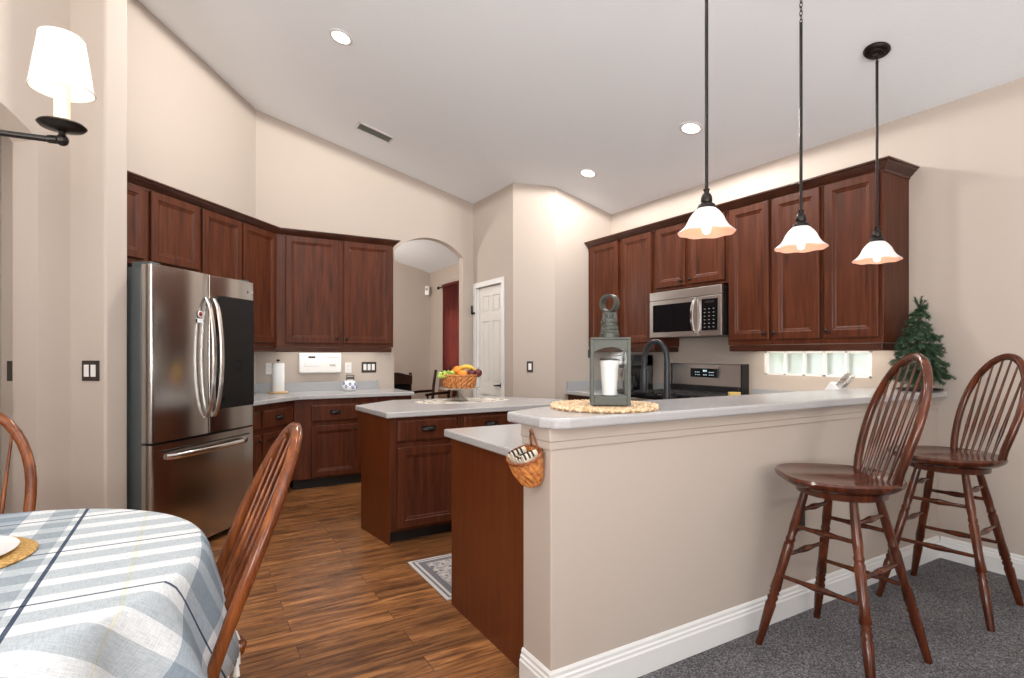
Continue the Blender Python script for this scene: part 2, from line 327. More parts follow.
# ------------------------------------------------------------------ mesh builder
class MB:
    def __init__(s): s.bm = bmesh.new(); s.M = Matrix.Identity(4); s.uv = None
    def v(s, p): return s.bm.verts.new(s.M @ Vector(p))
    def f(s, vs):
        try: return s.bm.faces.new(vs)
        except ValueError: return None
    def box(s, x0, x1, y0, y1, z0, z1):
        v = [s.v(p) for p in ((x0,y0,z0),(x1,y0,z0),(x1,y1,z0),(x0,y1,z0),(x0,y0,z1),(x1,y0,z1),(x1,y1,z1),(x0,y1,z1))]
        for q in ((0,3,2,1),(4,5,6,7),(0,1,5,4),(1,2,6,5),(2,3,7,6),(3,0,4,7)): s.f([v[i] for i in q])
        return s
    def prism(s, poly, z0, z1):            # poly in xy, z0/z1 numbers or functions of (x,y)
        g = lambda z, p: z(p[0], p[1]) if callable(z) else z
        b = [s.v((p[0], p[1], g(z0, p))) for p in poly]; t = [s.v((p[0], p[1], g(z1, p))) for p in poly]
        n = len(poly); s.f(b[::-1]); s.f(t)
        for i in range(n): s.f([b[i], b[(i+1) % n], t[(i+1) % n], t[i]])
        return s
    def extr(s, poly, y0, y1):             # poly in xz, extruded along y
        b = [s.v((p[0], y0, p[1])) for p in poly]; t = [s.v((p[0], y1, p[1])) for p in poly]
        n = len(poly); s.f(b); s.f(t[::-1])
        for i in range(n): s.f([b[i], t[i], t[(i+1) % n], b[(i+1) % n]])
        return s
    def rings(s, rings, closed=False, cap=True):   # list of equal-length rings of points
        R = [[s.v(p) for p in r] for r in rings]; n = len(R[0]); m = len(R)
        for i in range(m if closed else m - 1):
            a, b = R[i], R[(i+1) % m]
            for j in range(n): s.f([a[j], a[(j+1) % n], b[(j+1) % n], b[j]])
        if cap and not closed: s.f(R[0][::-1]); s.f(R[-1])
        return s
    def lathe(s, prof, c=(0, 0, 0), n=24, sx=1, sy=1, cap=True):
        return s.rings([[(c[0] + r*cos(2*pi*k/n)*sx, c[1] + r*sin(2*pi*k/n)*sy, c[2] + z) for k in range(n)] for r, z in prof], cap=cap)
    def tube(s, pts, rad, n=10, flat=1.0, closed=False):
        pts = [Vector(p) for p in pts]; m = len(pts)
        if not hasattr(rad, '__len__'): rad = [rad] * m
        rings = []; prev = None
        for i, p in enumerate(pts):
            if closed: t = pts[(i+1) % m] - pts[i-1]
            else: t = pts[min(i+1, m-1)] - pts[max(i-1, 0)]
            t.normalize()
            if prev is None:
                a = Vector((0, 0, 1)) if abs(t.z) < 0.9 else Vector((1, 0, 0))
                u = t.cross(a).normalized()
            else:
                u = (prev - t * prev.dot(t)).normalized()
            prev = u; w = t.cross(u)
            rings.append([p + (u*cos(2*pi*k/n) + w*sin(2*pi*k/n)*flat) * rad[i] for k in range(n)])
        return s.rings(rings, closed=closed)
    def turned(s, p0, p1, prof, n=12):     # prof: (fraction along, radius)
        p0 = Vector(p0); p1 = Vector(p1); 
        return s.tube([p0.lerp(p1, t) for t, r in prof], [r for t, r in prof], n)
    def ball(s, c, r, n=12, m=8, sz=1.0):
        return s.lathe([(max(r*sin(pi*i/m), 0.0004), -r*cos(pi*i/m)*sz) for i in range(m+1)], c, n)
    def sweep(s, path, prof, closed=False, side=1):  # path of xy points; prof: (out, z); out is to the right of travel * side
        P = [Vector(p) for p in path]; n = len(P); rings = []
        for i in range(n):
            d0 = (P[i] - P[i-1]).normalized() if (i > 0 or closed) else None
            d1 = (P[(i+1) % n] - P[i]).normalized() if (i < n-1 or closed) else None
            d0 = d0 or d1; d1 = d1 or d0
            n0 = Vector((d0.y, -d0.x)) * side; n1 = Vector((d1.y, -d1.x)) * side
            mt = (n0 + n1).normalized(); k = 1.0 / max(mt.dot(n0), 0.3)
            rings.append([(P[i].x + mt.x*k*o, P[i].y + mt.y*k*o, z) for o, z in prof])
        return s.rings(rings, closed=closed)
    def build(s, name, mat, parent=None, smooth=None, bevel=0, seg=2, sub=0):
        bm = s.bm
        bmesh.ops.recalc_face_normals(bm, faces=bm.faces[:])
        me = bpy.data.meshes.new(name); bm.to_mesh(me); bm.free()
        if mat is not None: me.materials.append(M[mat] if isinstance(mat, str) else mat)
        if smooth is not None:
            for p in me.polygons: p.use_smooth = True
            me.set_sharp_from_angle(angle=radians(smooth))
        o = bpy.data.objects.new(name, me); C.objects.link(o)
        if parent is not None: o.parent = parent
        if bevel:
            b = o.modifiers.new('bevel', 'BEVEL'); b.width = bevel; b.segments = seg; b.limit_method = 'ANGLE'; b.angle_limit = radians(40)
        if sub:
            q = o.modifiers.new('sub', 'SUBSURF'); q.levels = sub; q.render_levels = sub
        return o
def at(mat): b = MB(); b.M = mat; return b
def tag(o, label, cat, group=None):
    o['label'] = label; o['category'] = cat
    if group: o['group'] = group
    return o
def thing(name, label, cat, loc=(0, 0, 0), rz=0.0, group=None):
    o = bpy.data.objects.new(name, None); C.objects.link(o)
    o.empty_display_size = 0.05; o.location = loc; o.rotation_euler = (0, 0, rz)
    return tag(o, label, cat, group)
def struct(o, label=None):
    o['kind'] = 'structure'
    if label: o['label'] = label
    return o
def dup(root, loc, rz, label, group=None):
    r = root.copy(); C.objects.link(r); r.location = loc; r.rotation_euler = (0, 0, rz); r['label'] = label
    if group: r['group'] = group
    for ch in list(root.children):
        c = ch.copy(); C.objects.link(c); c.parent = r
        for g in list(ch.children):
            d = g.copy(); C.objects.link(d); d.parent = c
    return r
def circle(r, n=32, c=(0, 0), a0=0, a1=2*pi):
    return [(c[0] + r*cos(a0 + (a1-a0)*k/n), c[1] + r*sin(a0 + (a1-a0)*k/n)) for k in range(n)]

# ------------------------------------------------------------------ room shell
def xy(v): return (v.x, v.y)
R90 = radians(-90)
WEST = -3.64
struct(MB().prism([(WEST-.2, -3.4), (1.13, -3.4), (1.13, 1.66), (4.2, 1.66), (4.2, 8.5), (-2.5, 8.5), (WEST-.2, 3)], -0.06, 0).build('floor', 'floor'), 'warm brown wood plank floor of the kitchen')
struct(MB().prism([(1.13, -3.4), (4.2, -3.4), (4.2, 1.66), (1.13, 1.66)], -0.06, 0.004).build('floor_carpet', 'carpet'), 'grey cut pile carpet beyond the bar')
cz = lambda x, y: ceil_z(x)
struct(MB().prism([(WEST-.2, -3.4), (4.2, -3.4), (4.2, 6.17), (0.3, 6.17), (WEST-.2, 2.5)], cz, lambda x, y: ceil_z(x)+.08).build('ceiling', 'ceil'), 'sloping white vaulted ceiling')
def wall_pts(b, poly): b.prism(poly, 0, lambda x, y: ceil_z(x)+.02)
# right wall with the glass block opening
GY0, GY1, GZ0, GZ1 = 2.03, 2.86, 1.115, 1.305
b = MB()
b.box(4.08, 4.2, -3.4, GY0, 0, 2.88); b.box(4.08, 4.2, GY1, 6.1, 0, 2.88)
b.box(4.08, 4.2, GY0, GY1, 0, GZ0); b.box(4.08, 4.2, GY0, GY1, GZ1, 2.88)
struct(b.build('wall_right', 'wall'), 'beige wall behind the range and bar stools')
# back wall with the arched opening
AX0, AX1, AZ, AR = 1.99, 2.852, 2.46, 0.19
def arch(x0, x1, z, rise, n=18):
    h = (x1-x0)/2; R = (h*h + rise*rise)/(2*rise); c = z + rise - R; a = math.asin(h/R)
    return [((x0+x1)/2 + R*sin(-a + 2*a*k/n), c + R*cos(-a + 2*a*k/n)) for k in range(n+1)]
pa = arch(AX0, AX1, AZ, AR)
b = MB()
b.extr([(0.46, 0), (AX0, 0), (AX0, ceil_z(AX0)+.02), (0.46, ceil_z(.46)+.02)], 6.06, 6.175)
b.extr([(AX1, 0), (4.2, 0), (4.2, ceil_z(4.2)+.02), (AX1, ceil_z(AX1)+.02)], 6.06, 6.175)
b.extr(pa + [(AX1, ceil_z(AX1)+.02), (AX0, ceil_z(AX0)+.02)], 6.06, 6.175)
struct(b.build('wall_back', 'wall', smooth=25), 'beige back wall with arched doorway')
b = MB(); wall_pts(b, [xy(S(-4.6, 0)), xy(S(0.05, 0)), xy(S(0.05, -.12)), xy(S(-4.6, -.12))]); struct(b.build('wall_diagonal', 'wall'), 'beige angled wall behind the refrigerator')
# stub wall beside the refrigerator and the arched dining-side wall
SB = -2.315; SO = .742; AO = .502; AI = .335
b = MB()
wall_pts(b, [xy(S(-2.17, SO)), xy(S(-2.17, 0)), xy(S(SB, 0)), xy(S(SB, SO))])
struct(b.build('wall_stub', 'wall', bevel=.012), 'narrow beige wall end left of the refrigerator')
b = at(Matrix.Translation((0.56, 6.06, 0)) @ Matrix.Rotation(A48, 4, 'Z'))
AS1 = -2.495; AS0 = -3.52
ac = arch(AS0, AS1, 2.44, .2)
tz = lambda s: ceil_z(S(s, .5).x) + .02
b.extr([(AS1, 0), (SB+.06, 0), (SB+.06, tz(SB)), (AS1, tz(AS1))], -AO, -AI)
b.extr(ac + [(AS1, tz(AS1)), (AS0, tz(AS0))], -AO, -AI)
b.extr([(-7.0, 0), (AS0, 0), (AS0, tz(AS0)), (-7.0, tz(-7.0))], -AO, -AI)
struct(b.build('wall_left', 'wall'), 'beige dining side wall with arched opening')
# walls behind the photographer; big windows added to let in light
b = MB()
b.box(WEST-.1, WEST, -3.4, -2.9, 0, 5.0); b.box(WEST-.1, WEST, -.1, 3.0, 0, 5.0); b.box(WEST-.1, WEST, -2.9, -.1, 0, .35); b.box(WEST-.1, WEST, -2.9, -.1, 3.0, 5.0)
struct(b.build('wall_west', 'wall'))
b = MB()
b.box(WEST-.1, -1.2, -3.4, -3.3, 0, 5.0); b.box(1.0, 4.2, -3.4, -3.3, 0, 5.0); b.box(-1.2, 1.0, -3.4, -3.3, 2.65, 5.0)
struct(b.build('wall_south', 'wall'))
b = MB()
for x in (-1.2, -.13, .93): b.box(x, x+.07, -3.38, -3.32, 0, 2.65)
b.box(-1.2, 1.0, -3.38, -3.32, 2.58, 2.65); b.box(-1.2, 1.0, -3.38, -3.32, 0, .06)
w = struct(b.build('added_window_3', 'trim')); MB().box(-1.13, .93, -3.355, -3.345, .06, 2.58).build('pane', 'pane', w)
b = MB()
for y in (-2.9, -1.53, -.17): b.box(WEST-.08, WEST-.02, y, y+.07, .35, 3.0)
b.box(WEST-.08, WEST-.02, -2.9, -.1, .35, .42); b.box(WEST-.08, WEST-.02, -2.9, -.1, 2.93, 3.0)
w = struct(b.build('added_window_4', 'trim')); MB().box(WEST-.055, WEST-.045, -2.83, -.17, .42, 2.93).build('pane', 'pane', w)
# pantry enclosure: front face, chamfer, door wall
PX, PY = 2.99, 4.77
b = MB()
PD0, PD1, PDZ = 5.335, 5.975, 2.08
wall_pts(b, [(3.313, PY), (4.08, PY), (4.08, PY+.1), (3.354, PY+.1)])
wall_pts(b, [(3.313, PY), (3.354, PY+.1), (PX+.1, 5.134), (PX, 5.093)])
wall_pts(b, [(PX, 5.093), (PX+.1, 5.134), (PX+.1, PD0), (PX, PD0)])
wall_pts(b, [(PX, PD1), (PX+.1, PD1), (PX+.1, 6.07), (PX, 6.07)])
b.prism([(PX, PD0), (PX+.1, PD0), (PX+.1, PD1), (PX, PD1)], PDZ, lambda x, y: ceil_z(x)+.02)
struct(b.build('wall_pantry', 'wall'), 'beige pantry corner with angled face')
# pantry door (six panel)
def six_panel(name, w, h, t=.035):
    b = MB(); b.box(0, w, 0, t, 0, h)
    return b
d1 = struct(at(Matrix.Translation((PX+.03, PD1-.004, .01)) @ Matrix.Rotation(R90, 4, 'Z')).box(0, PD1-PD0-.008, .013, .045, 0, PDZ-.014).build('door_1', 'door', bevel=.003), 'white six panel pantry door')
b = at(Matrix.Translation((PX+.03, PD1-.004, .01)) @ Matrix.Rotation(R90, 4, 'Z'))
dw = PD1-PD0-.008; dh = PDZ-.014
st, mid = .1, .085
cols = [(st, dw/2-mid/2), (dw/2+mid/2, dw-st)]
rows = [(.22, .80), (.93, 1.66), (1.76, 1.96)]
b.box(0, st, 0, .013, 0, dh); b.box(dw-st, dw, 0, .013, 0, dh); 
for i in range(1, 6, 2): b.box(dw/2-mid/2, dw/2+mid/2, 0, .013, [0, .22, .80, .93, 1.66, 1.76, 1.96, dh][i], [0, .22, .80, .93, 1.66, 1.76, 1.96, dh][i+1])
zz = [0] + [q for r in rows for q in r] + [dh]
for i in range(0, len(zz), 2): b.box(st, dw-st, 0, .013, zz[i], zz[i+1])
for c0, c1 in cols:
    for r0, r1 in rows: b.box(c0+.028, c1-.028,   .003, .014, r0+.028, r1-.028)
b.build('door_panelling', 'door', d1)
b = at(Matrix.Translation((PX+.03, 0, 0)))
b.tube([(.0, 5.405, .93), (-.03, 5.405, .93)], .011); 
b.tube([(-.03, 5.40, .93), (-.036, 5.43, .932), (-.034, 5.47, .925), (-.033, 5.51, .928), (-.033, 5.525, .926)], [.011, .011, .009, .009, .007])
b.M = b.M @ Matrix.Translation((-.008, 5.405, .93)) @ Matrix.Rotation(radians(90), 4, 'Y'); b.lathe([(.028, 0), (.03, .004), (.026, .01)], n=20)
b.build('door_handle', 'bronze', d1, smooth=40)
b = MB(); cw = .062
b.box(PX-.018, PX, PD0-cw, PD0, 0, PDZ+cw); b.box(PX-.018, PX, PD1, PD1+cw, 0, PDZ+cw); b.box(PX-.018, PX, PD0, PD1, PDZ, PDZ+cw)
b.box(PX, PX+.1, PD0-.001, PD0+.012, 0, PDZ); b.box(PX, PX+.1, PD1-.012, PD1+.001, 0, PDZ)
struct(b.build('trim_2', 'trim', bevel=.006), 'white door casing')
l = thing('door_latch', 'black flip latch high on the pantry door casing', 'latch', (PX-.019, 6.0, 1.78))
MB().box(-.012, 0, -.03, .03, -.012, .012).box(-.03, -.010, .012, .026, -.012, .095).build('latch_arm', 'bronze', l, bevel=.003)
# den beyond the arch
dzc = lambda x, y: 2.6 + .24*(3.34 - x)
struct(MB().prism([(.1, 6.175), (3.4, 6.175), (3.4, 8.45), (.1, 8.45)], dzc, lambda x, y: dzc(x, y)+.06).build('ceiling_den', 'ceil'))
struct(MB().prism([(.1, 8.35), (3.4, 8.35), (3.4, 8.45), (.1, 8.45)], 0, lambda x, y: dzc(x, y)+.03).build('wall_den_back', 'wall'))
WY0, WY1, WZ0, WZ1 = 6.55, 7.62, 1.05, 1.98
b = MB(); b.box(3.34, 3.44, 6.175, WY0, 0, 2.63); b.box(3.34, 3.44, WY1, 8.35, 0, 2.63); b.box(3.34, 3.44, WY0, WY1, 0, WZ0); b.box(3.34, 3.44, WY0, WY1, WZ1, 2.63)
struct(b.build('wall_den_right', 'wall'))
struct(MB().box(.1, .2, 6.175, 8.35, 0, 3.5).build('wall_den_left', 'wall'))
b = MB(); b.box(3.37, 3.41, WY0, WY1, WZ0, WZ0+.05); b.box(3.37, 3.41, WY0, WY1, WZ1-.05, WZ1); b.box(3.37, 3.41, WY0, WY1, 1.55, 1.6); b.box(3.37, 3.41, WY0, WY0+.05, WZ0, WZ1); b.box(3.37, 3.41, WY1-.05, WY1, WZ0, WZ1)
w = struct(b.build('window_2', 'trim')); MB().box(3.386, 3.394, WY0+.05, WY1-.05, WZ0+.05, WZ1-.05).build('pane', 'pane', w)
# hall behind the left arch
struct(MB().prism([xy(S(-4.6, -.12)), xy(S(-2.0, -.12)), xy(S(-2.0, -.2)), xy(S(-4.6, -.2))], 0, 3.4).build('wall_hall', 'wall'))
# glass block window
fr = MB()
for y in (GY0, GY1-.02): fr.box(4.085, 4.19, y, y+.02, GZ0, GZ1)
fr.box(4.085, 4.19, GY0, GY1, GZ0, GZ0+.012); fr.box(4.085, 4.19, GY0, GY1, GZ1-.012, GZ1)
bw = (GY1-GY0-.04)/5
for k in range(1, 5): fr.box(4.085, 4.19, GY0+.02+bw*k-.008, GY0+.02+bw*k+.008, GZ0, GZ1)
w1 = struct(fr.build('window_1', 'mortar'), 'strip window of glass blocks under the cabinets')
for k in range(5):
    MB().box(4.10, 4.17, GY0+.02+bw*k+.008, GY0+.02+bw*(k+1)-.008, GZ0+.012, GZ1-.012).build('glass_block', 'block', w1, bevel=.012)
# outside: lawn and hedge
struct(MB().box(4.2, 14, -8, 14, -.12, -.06).build('ground_outside', 'grass'))
for i, (y, lab) in enumerate(((1.1, 'dark green shrub outside the glass blocks, nearest the tree'), (2.9, 'pale green shrub outside the middle of the glass blocks'), (4.7, 'green shrub outside the glass blocks, nearest the range'))):
    t = thing('shrub', lab, 'shrub', (6.6, y, -.06), 0, 'shrubs outside')
    b = MB(); rr = random.Random(i)
    for k in range(260):
        th = rr.uniform(0, 2*pi); ph = rr.uniform(0, pi); r = .75*(.75 + .25*rr.random())
        c = Vector((r*sin(ph)*cos(th), r*sin(ph)*sin(th), .85 + 1.0*r*cos(ph))); a = Vector((rr.uniform(-1, 1), rr.uniform(-1, 1), rr.uniform(-1, 1))).normalized()
        u = a.orthogonal().normalized()*.09; w = a.cross(u).normalized()*.05
        b.f([b.v(c-u), b.v(c+w), b.v(c+u), b.v(c-w)])
    b.build('foliage', 'hedge2' if i == 1 else 'hedge', t)
    MB().turned((0, 0, 0), (0, 0, .9), [(0, .05), (1, .03)]).build('stem', 'bark', t)

# ------------------------------------------------------------------ bar half wall
BX0, BY0, BY1, BZ = 1.12, 1.64, 1.83, 1.012
struct(MB().box(BX0, 4.08, BY0, BY1, 0, BZ).build('wall_bar', 'wall', bevel=.004), 'beige half wall under the raised bar')
struct(MB().sweep([(BX0, BY1), (BX0, BY0), (4.08, BY0)], [(-.001, .935), (.007, .935), (.008, .962), (.012, .968), (.012, 1.012), (-.001, 1.012)], side=1).build('trim_1', 'wall', bevel=.003), 'stepped moulding under the bar top')
BBP = [(-.001, 0), (.018, 0), (.018, .092), (.014, .099), (.014, .109), (.009, .115), (.009, .128), (.004, .137), (-.001, .137)]
struct(MB().sweep([(BX0, BY1), (BX0, BY0), (4.08, BY0)], BBP, side=1).build('baseboard_bar', 'trim'))
struct(MB().sweep([(4.08, BY0-.018), (4.08, -3.3)], BBP, side=1).build('baseboard_right', 'trim'))

# ------------------------------------------------------------------ cabinets
def door_mesh(b, x0, x1, z0, z1, t=.022):
    """framed door with moulded edge round a flat centre panel, front towards -y"""
    loops = [(0, 0), (0, -t+.004), (.004, -t), (.052, -t), (.058, -t+.006), (.068, -t+.008), (.076, -t+.013)]
    rings = [[(x0+i, y, z0+i), (x1-i, y, z0+i), (x1-i, y, z1-i), (x0+i, y, z1-i)] for i, y in loops]
    return b.rings(rings)
def drawer_mesh(b, x0, x1, z0, z1, t=.022):
    loops = [(0, 0), (0, -t+.008), (.006, -t+.003), (.014, -t)]
    return b.rings([[(x0+i, y, z0+i), (x1-i, y, z0+i), (x1-i, y, z1-i), (x0+i, y, z1-i)] for i, y in loops])
def knob(parent, x, z, t=.022):
    b = at(Matrix.Translation((x, -t, z)) @ Matrix.Rotation(radians(90), 4, 'X'))
    b.lathe([(.006, -.001), (.006, .010), (.015, .016), (.016, .021), (.012, .026), (.002, .028)], n=16)
    b.build('knob', 'bronze', parent, smooth=50)
def cup_pull(parent, x, z, t=.022, w=.05):
    b = MB(); n = 14; rings = []
    for i in range(n+1):
        a = pi*i/n; rx = w*cos(a)
        hh = sin(a)
        rings.append([(x+rx, -t - max(.028*hh, .003)*sin(q), z + .026*max(hh, .12)*cos(q)) for q in [pi*.05*k for k in range(0, 14)]] + [(x+rx, -t, z + .026*max(hh, .12)), (x+rx, -t, z-.0*hh)])
    b.rings(rings)
    b.box(x-w*1.05, x+w*1.05, -t-.003, -t, z-.004, z+.026)
    b.build('drawer_pull', 'bronze', parent, smooth=50, bevel=.0)
def cabinet(name, label, loc, rz, w, dep, z0, z1, doors=(), drawers=(), toe=0, body='cherry', group=None, endpanel=None):
    t = thing(name, label, 'cabinet', loc, rz, group)
    b = MB()
    if toe: b.box(0, w, .0, dep, z0+toe, z1)
    else: b.box(0, w, 0, dep, z0, z1)
    b.build('body', body, t, bevel=.002)
    if toe: MB().box(.004, w-.004, .07, dep, z0, z0+toe).build('toe_kick', 'gap', t)
    for x0, x1, d0, d1, kx in doors:
        d = door_mesh(MB(), x0, x1, d0, d1).build('door', 'cherry', t, bevel=.0015)
        if kx is not None:
            knob(d, *kx)
    for x0, x1, d0, d1 in drawers:
        d = drawer_mesh(MB(), x0, x1, d0, d1).build('drawer', 'cherry', t, bevel=.0015)
        cup_pull(d, (x0+x1)/2, (d0+d1)/2)
    return t
CZ = .857      # carcass top under 38 mm worktop
UZ0, UZ1 = 1.355, 2.445
DZ0, DZ1 = 1.393, 2.437
# left run: uppers on the diagonal wall
UO = .33
def dsp(s, o, z=0): return S(s, o, z)
def diag_cab(name, label, s0, s1, o, z0, z1, doors, drawers=(), toe=0, dep=None):
    return cabinet(name, label, S(s0, o), A48, s1-s0, dep or o-.003, z0, z1,
                   [(a-s0, c-s0, e, f, (None if k is None else (k[0]-s0, k[1]))) for a, c, e, f, k in doors],
                   [(a-s0, c-s0, e, f) for a, c, e, f in drawers], toe)
diag_cab('wall_cabinet', 'short cherry wall cabinet directly over the refrigerator', -2.165, -1.137, UO, 1.90, UZ1,
         [(-2.12, -1.66, 1.94, DZ1, None), (-1.605, -1.152, 1.94, DZ1, None)])
diag_cab('wall_cabinet', 'tall cherry wall cabinet right of the refrigerator on the angled wall', -1.135, -.152, UO, UZ0, UZ1,
         [(-1.118, -.664, DZ0, DZ1, None), (-.637, -.168, DZ0, DZ1, None)])
cabinet('wall_cabinet', 'two door cherry wall cabinet next to the archway above the white intercom', (.710, 5.73, 0), 0, 1.162, .327, UZ0, UZ1,
        [(.084, .584, DZ0, DZ1, (.557, DZ0+.045)), (.637, 1.137, DZ0, DZ1, (.664, DZ0+.045))])
CP = [(.0005, 2.43), (.006, 2.43), (.008, 2.445), (.020, 2.452), (.032, 2.468), (.046, 2.478), (.048, 2.486), (.060, 2.490), (.060, 2.500), (.0005, 2.500)]
RP = [(-.03, 1.305), (-.008, 1.305), (-.004, 1.315), (-.004, 1.352), (-.03, 1.352)]
kc = (.7085, 5.73)
pl = [xy(S(-2.165, UO)), kc, (1.872, 5.73), (1.872, 6.058)]
tag(MB().sweep(pl, CP, side=1).build('crown_moulding', 'crown', smooth=30), 'dark cherry crown moulding along the left run of wall cabinets', 'moulding', 'cabinet crown mouldings')
tag(MB().sweep([xy(S(-1.13, UO)), kc, (1.86, 5.73), (1.86, 6.055)], RP, side=1).build('light_rail', 'crown', bevel=.002), 'cherry light rail under the left wall cabinets', 'moulding', 'cabinet light rails')
# right run uppers
def rcab(name, label, y1, y0, x, z0, z1, doors, drawers=(), toe=0):
    return cabinet(name, label, (x, y1, 0), R90, y1-y0, 4.077-x, z0, z1,
                   [(y1-a, y1-c, e, f, (None if k is None else (y1-k[0], k[1]))) for a, c, e, f, k in doors],
                   [(y1-a, y1-c, e, f) for a, c, e, f in drawers], toe)
kz = DZ0 + .045
rcab('wall_cabinet', 'two door cherry wall cabinet between pantry wall and microwave', 4.765, 3.768, 3.755, UZ0, UZ1, [(4.71, 4.27, DZ0, DZ1, (4.30, kz)), (4.212, 3.80, DZ0, DZ1, (4.185, kz))])
rcab('wall_cabinet', 'short cherry wall cabinet above the microwave', 3.766, 2.957, 3.755, 1.862, UZ1, [(3.742, 3.392, 1.89, DZ1, (3.42, 1.93)), (3.352, 2.978, 1.89, DZ1, (3.325, 1.93))])
rcab('wall_cabinet', 'two door cherry wall cabinet right of the microwave', 2.955, 2.180, 3.755, UZ0, UZ1, [(2.93, 2.583, DZ0, DZ1, (2.61, kz)), (2.552, 2.197, DZ0, DZ1, (2.525, kz))])
rcab('wall_cabinet', 'single door cherry wall cabinet at the right end over the glass blocks', 2.178, 1.80, 3.755, UZ0, UZ1, [(2.162, 1.822, DZ0, DZ1, (2.135, kz))])
tag(MB().sweep([(3.755, 4.765), (3.755, 1.80), (4.078, 1.80)], CP, side=1).build('crown_moulding', 'crown', smooth=30), 'dark cherry crown moulding along the right run of wall cabinets', 'moulding', 'cabinet crown mouldings')
tag(MB().sweep([(3.755, 4.765), (3.755, 3.772), (4.075, 3.772)], RP, side=1).build('light_rail', 'crown', bevel=.002), 'cherry light rail left of the microwave', 'moulding', 'cabinet light rails')
tag(MB().sweep([(4.075, 2.951), (3.755, 2.951), (3.755, 1.805), (4.075, 1.805)], RP, side=1).build('light_rail', 'crown', bevel=.002), 'cherry light rail under the cabinets right of the microwave', 'moulding', 'cabinet light rails')
# left run base cabinets
BO = .60; BDZ = (.115, .600); DRZ = (.640, .800)
diag_cab('base_cabinet', 'cherry base cabinet beside the refrigerator on the angled wall', -1.185, -.279, BO, 0, CZ,
         [(-1.165, -.78, *BDZ, (-.81, .55)), (-.745, -.305, *BDZ, None)], [(-1.165, -.78, *DRZ), (-.745, -.305, *DRZ)], .1)
cabinet('base_cabinet', 'cherry base cabinet under the intercom on the back wall', (.828, 5.455, 0), 0, 1.127, .60, 0, CZ,
        [(.152, .592, *BDZ, (.562, .56)), (.632, 1.097, *BDZ, None)], [(.152, .592, *DRZ), (.632, 1.097, *DRZ)], .1)
b = MB()
b.prism([xy(S(-1.19, .0)), xy(S(-1.19, .64)), (.862, 5.415), (1.995, 5.415), (1.995, 6.058), (.562, 6.058)], CZ, .895)
ct = tag(b.build('countertop', 'quartz', bevel=.006), 'grey quartz worktop along the back wall beside the refrigerator', 'countertop', 'kitchen worktops')
b = MB(); b.prism([xy(S(-1.19, .002)), xy(S(-1.19, .022)), (.565, 6.036), (1.80, 6.036), (1.80, 6.058), (.562, 6.058)], .895, .99)
b.build('backsplash', 'splash', ct, bevel=.002)
# island
t = cabinet('island_cabinet', 'freestanding cherry island cabinet with two drawers facing the bar', (1.150, 3.585, 0), 0, 1.50, .47, 0, CZ,
        [(.045, .485, .105, .650, None), (.535, .975, .105, .650, None), (1.025, 1.465, .105, .650, None)], [(.045, .485, .690, .838), (.535, .975, .690, .838), (1.025, 1.465, .690, .838)], .085, 'cherry')
MB().prism([(-.005, -.002), (0, -.002), (0, .472), (-.068, .472)], 0, CZ).build('end_panel', 'panel', t)
isl = [(1.112, 3.545), (2.74, 3.545), (2.74, 3.95), (2.42, 4.42), (1.48, 4.53), (1.072, 4.19)]
tag(MB().prism(isl, CZ, .895).build('countertop', 'quartz', bevel=.007), 'grey quartz island worktop with clipped back corners', 'countertop', 'kitchen worktops')
# peninsula base and low worktop
t = cabinet('peninsula_cabinet', 'cherry peninsula base cabinet against the back of the bar wall', (4.07, 2.585, 0), pi, 2.91, .752, 0, CZ,
        [(.6+.5*k, 1.05+.5*k, *BDZ, None) for k in range(4)], [(.6+.5*k, 1.05+.5*k, *DRZ) for k in range(4)], .1)
MB().box(2.91, 2.918, .0, .752, .0, CZ).build('end_panel', 'panel', t)
tag(MB().box(1.125, 3.42, BY1+.002, 2.625, CZ, .895).build('countertop', 'quartz', bevel=.007), 'low grey quartz worktop tucked behind the raised bar', 'countertop', 'kitchen worktops')
# raised bar top
bar = [(1.085, 1.90), (1.085, 1.66), (1.115, 1.60), (1.165, 1.583), (4.078, 1.583), (4.078, 2.02), (1.38, 2.02)]
tag(MB().prism(bar, BZ, 1.053).build('bar_countertop', 'quartz', bevel=.010, seg=3), 'raised grey quartz bar top with rounded corner', 'countertop', 'kitchen worktops')
# right run base cabinets and worktops
rcab('base_cabinet', 'cherry base cabinet in the corner left of the range', 4.765, 3.800, 3.48, 0, CZ, [(4.70, 4.29, *BDZ, None), (4.25, 3.84, *BDZ, None)], [(4.70, 4.29, *DRZ), (4.25, 3.84, *DRZ)], .1)
rcab('base_cabinet', 'cherry base cabinet right of the range under the glass blocks', 2.958, 2.60, 3.48, 0, CZ, [(2.93, 2.63, *BDZ, None)], [(2.93, 2.63, *DRZ)], .1)
ct = tag(MB().box(3.44, 4.078, 3.800, 4.767, CZ, .895).build('countertop', 'quartz', bevel=.006), 'grey quartz worktop left of the range by the pantry wall', 'countertop', 'kitchen worktops')
b = MB(); b.box(4.058, 4.078, 3.800, 4.767, .895, .995); b.box(3.46, 4.058, 4.747, 4.767, .895, .995); b.build('backsplash', 'splash', ct, bevel=.002)
ct = tag(MB().box(3.423, 4.078, BY1+.002, 2.960, CZ, .895).build('countertop', 'quartz', bevel=.006), 'grey quartz worktop right of the range below the glass blocks', 'countertop', 'kitchen worktops')
MB().box(4.058, 4.078, 2.023, 2.960, .895, .995).build('backsplash', 'splash', ct, bevel=.002)

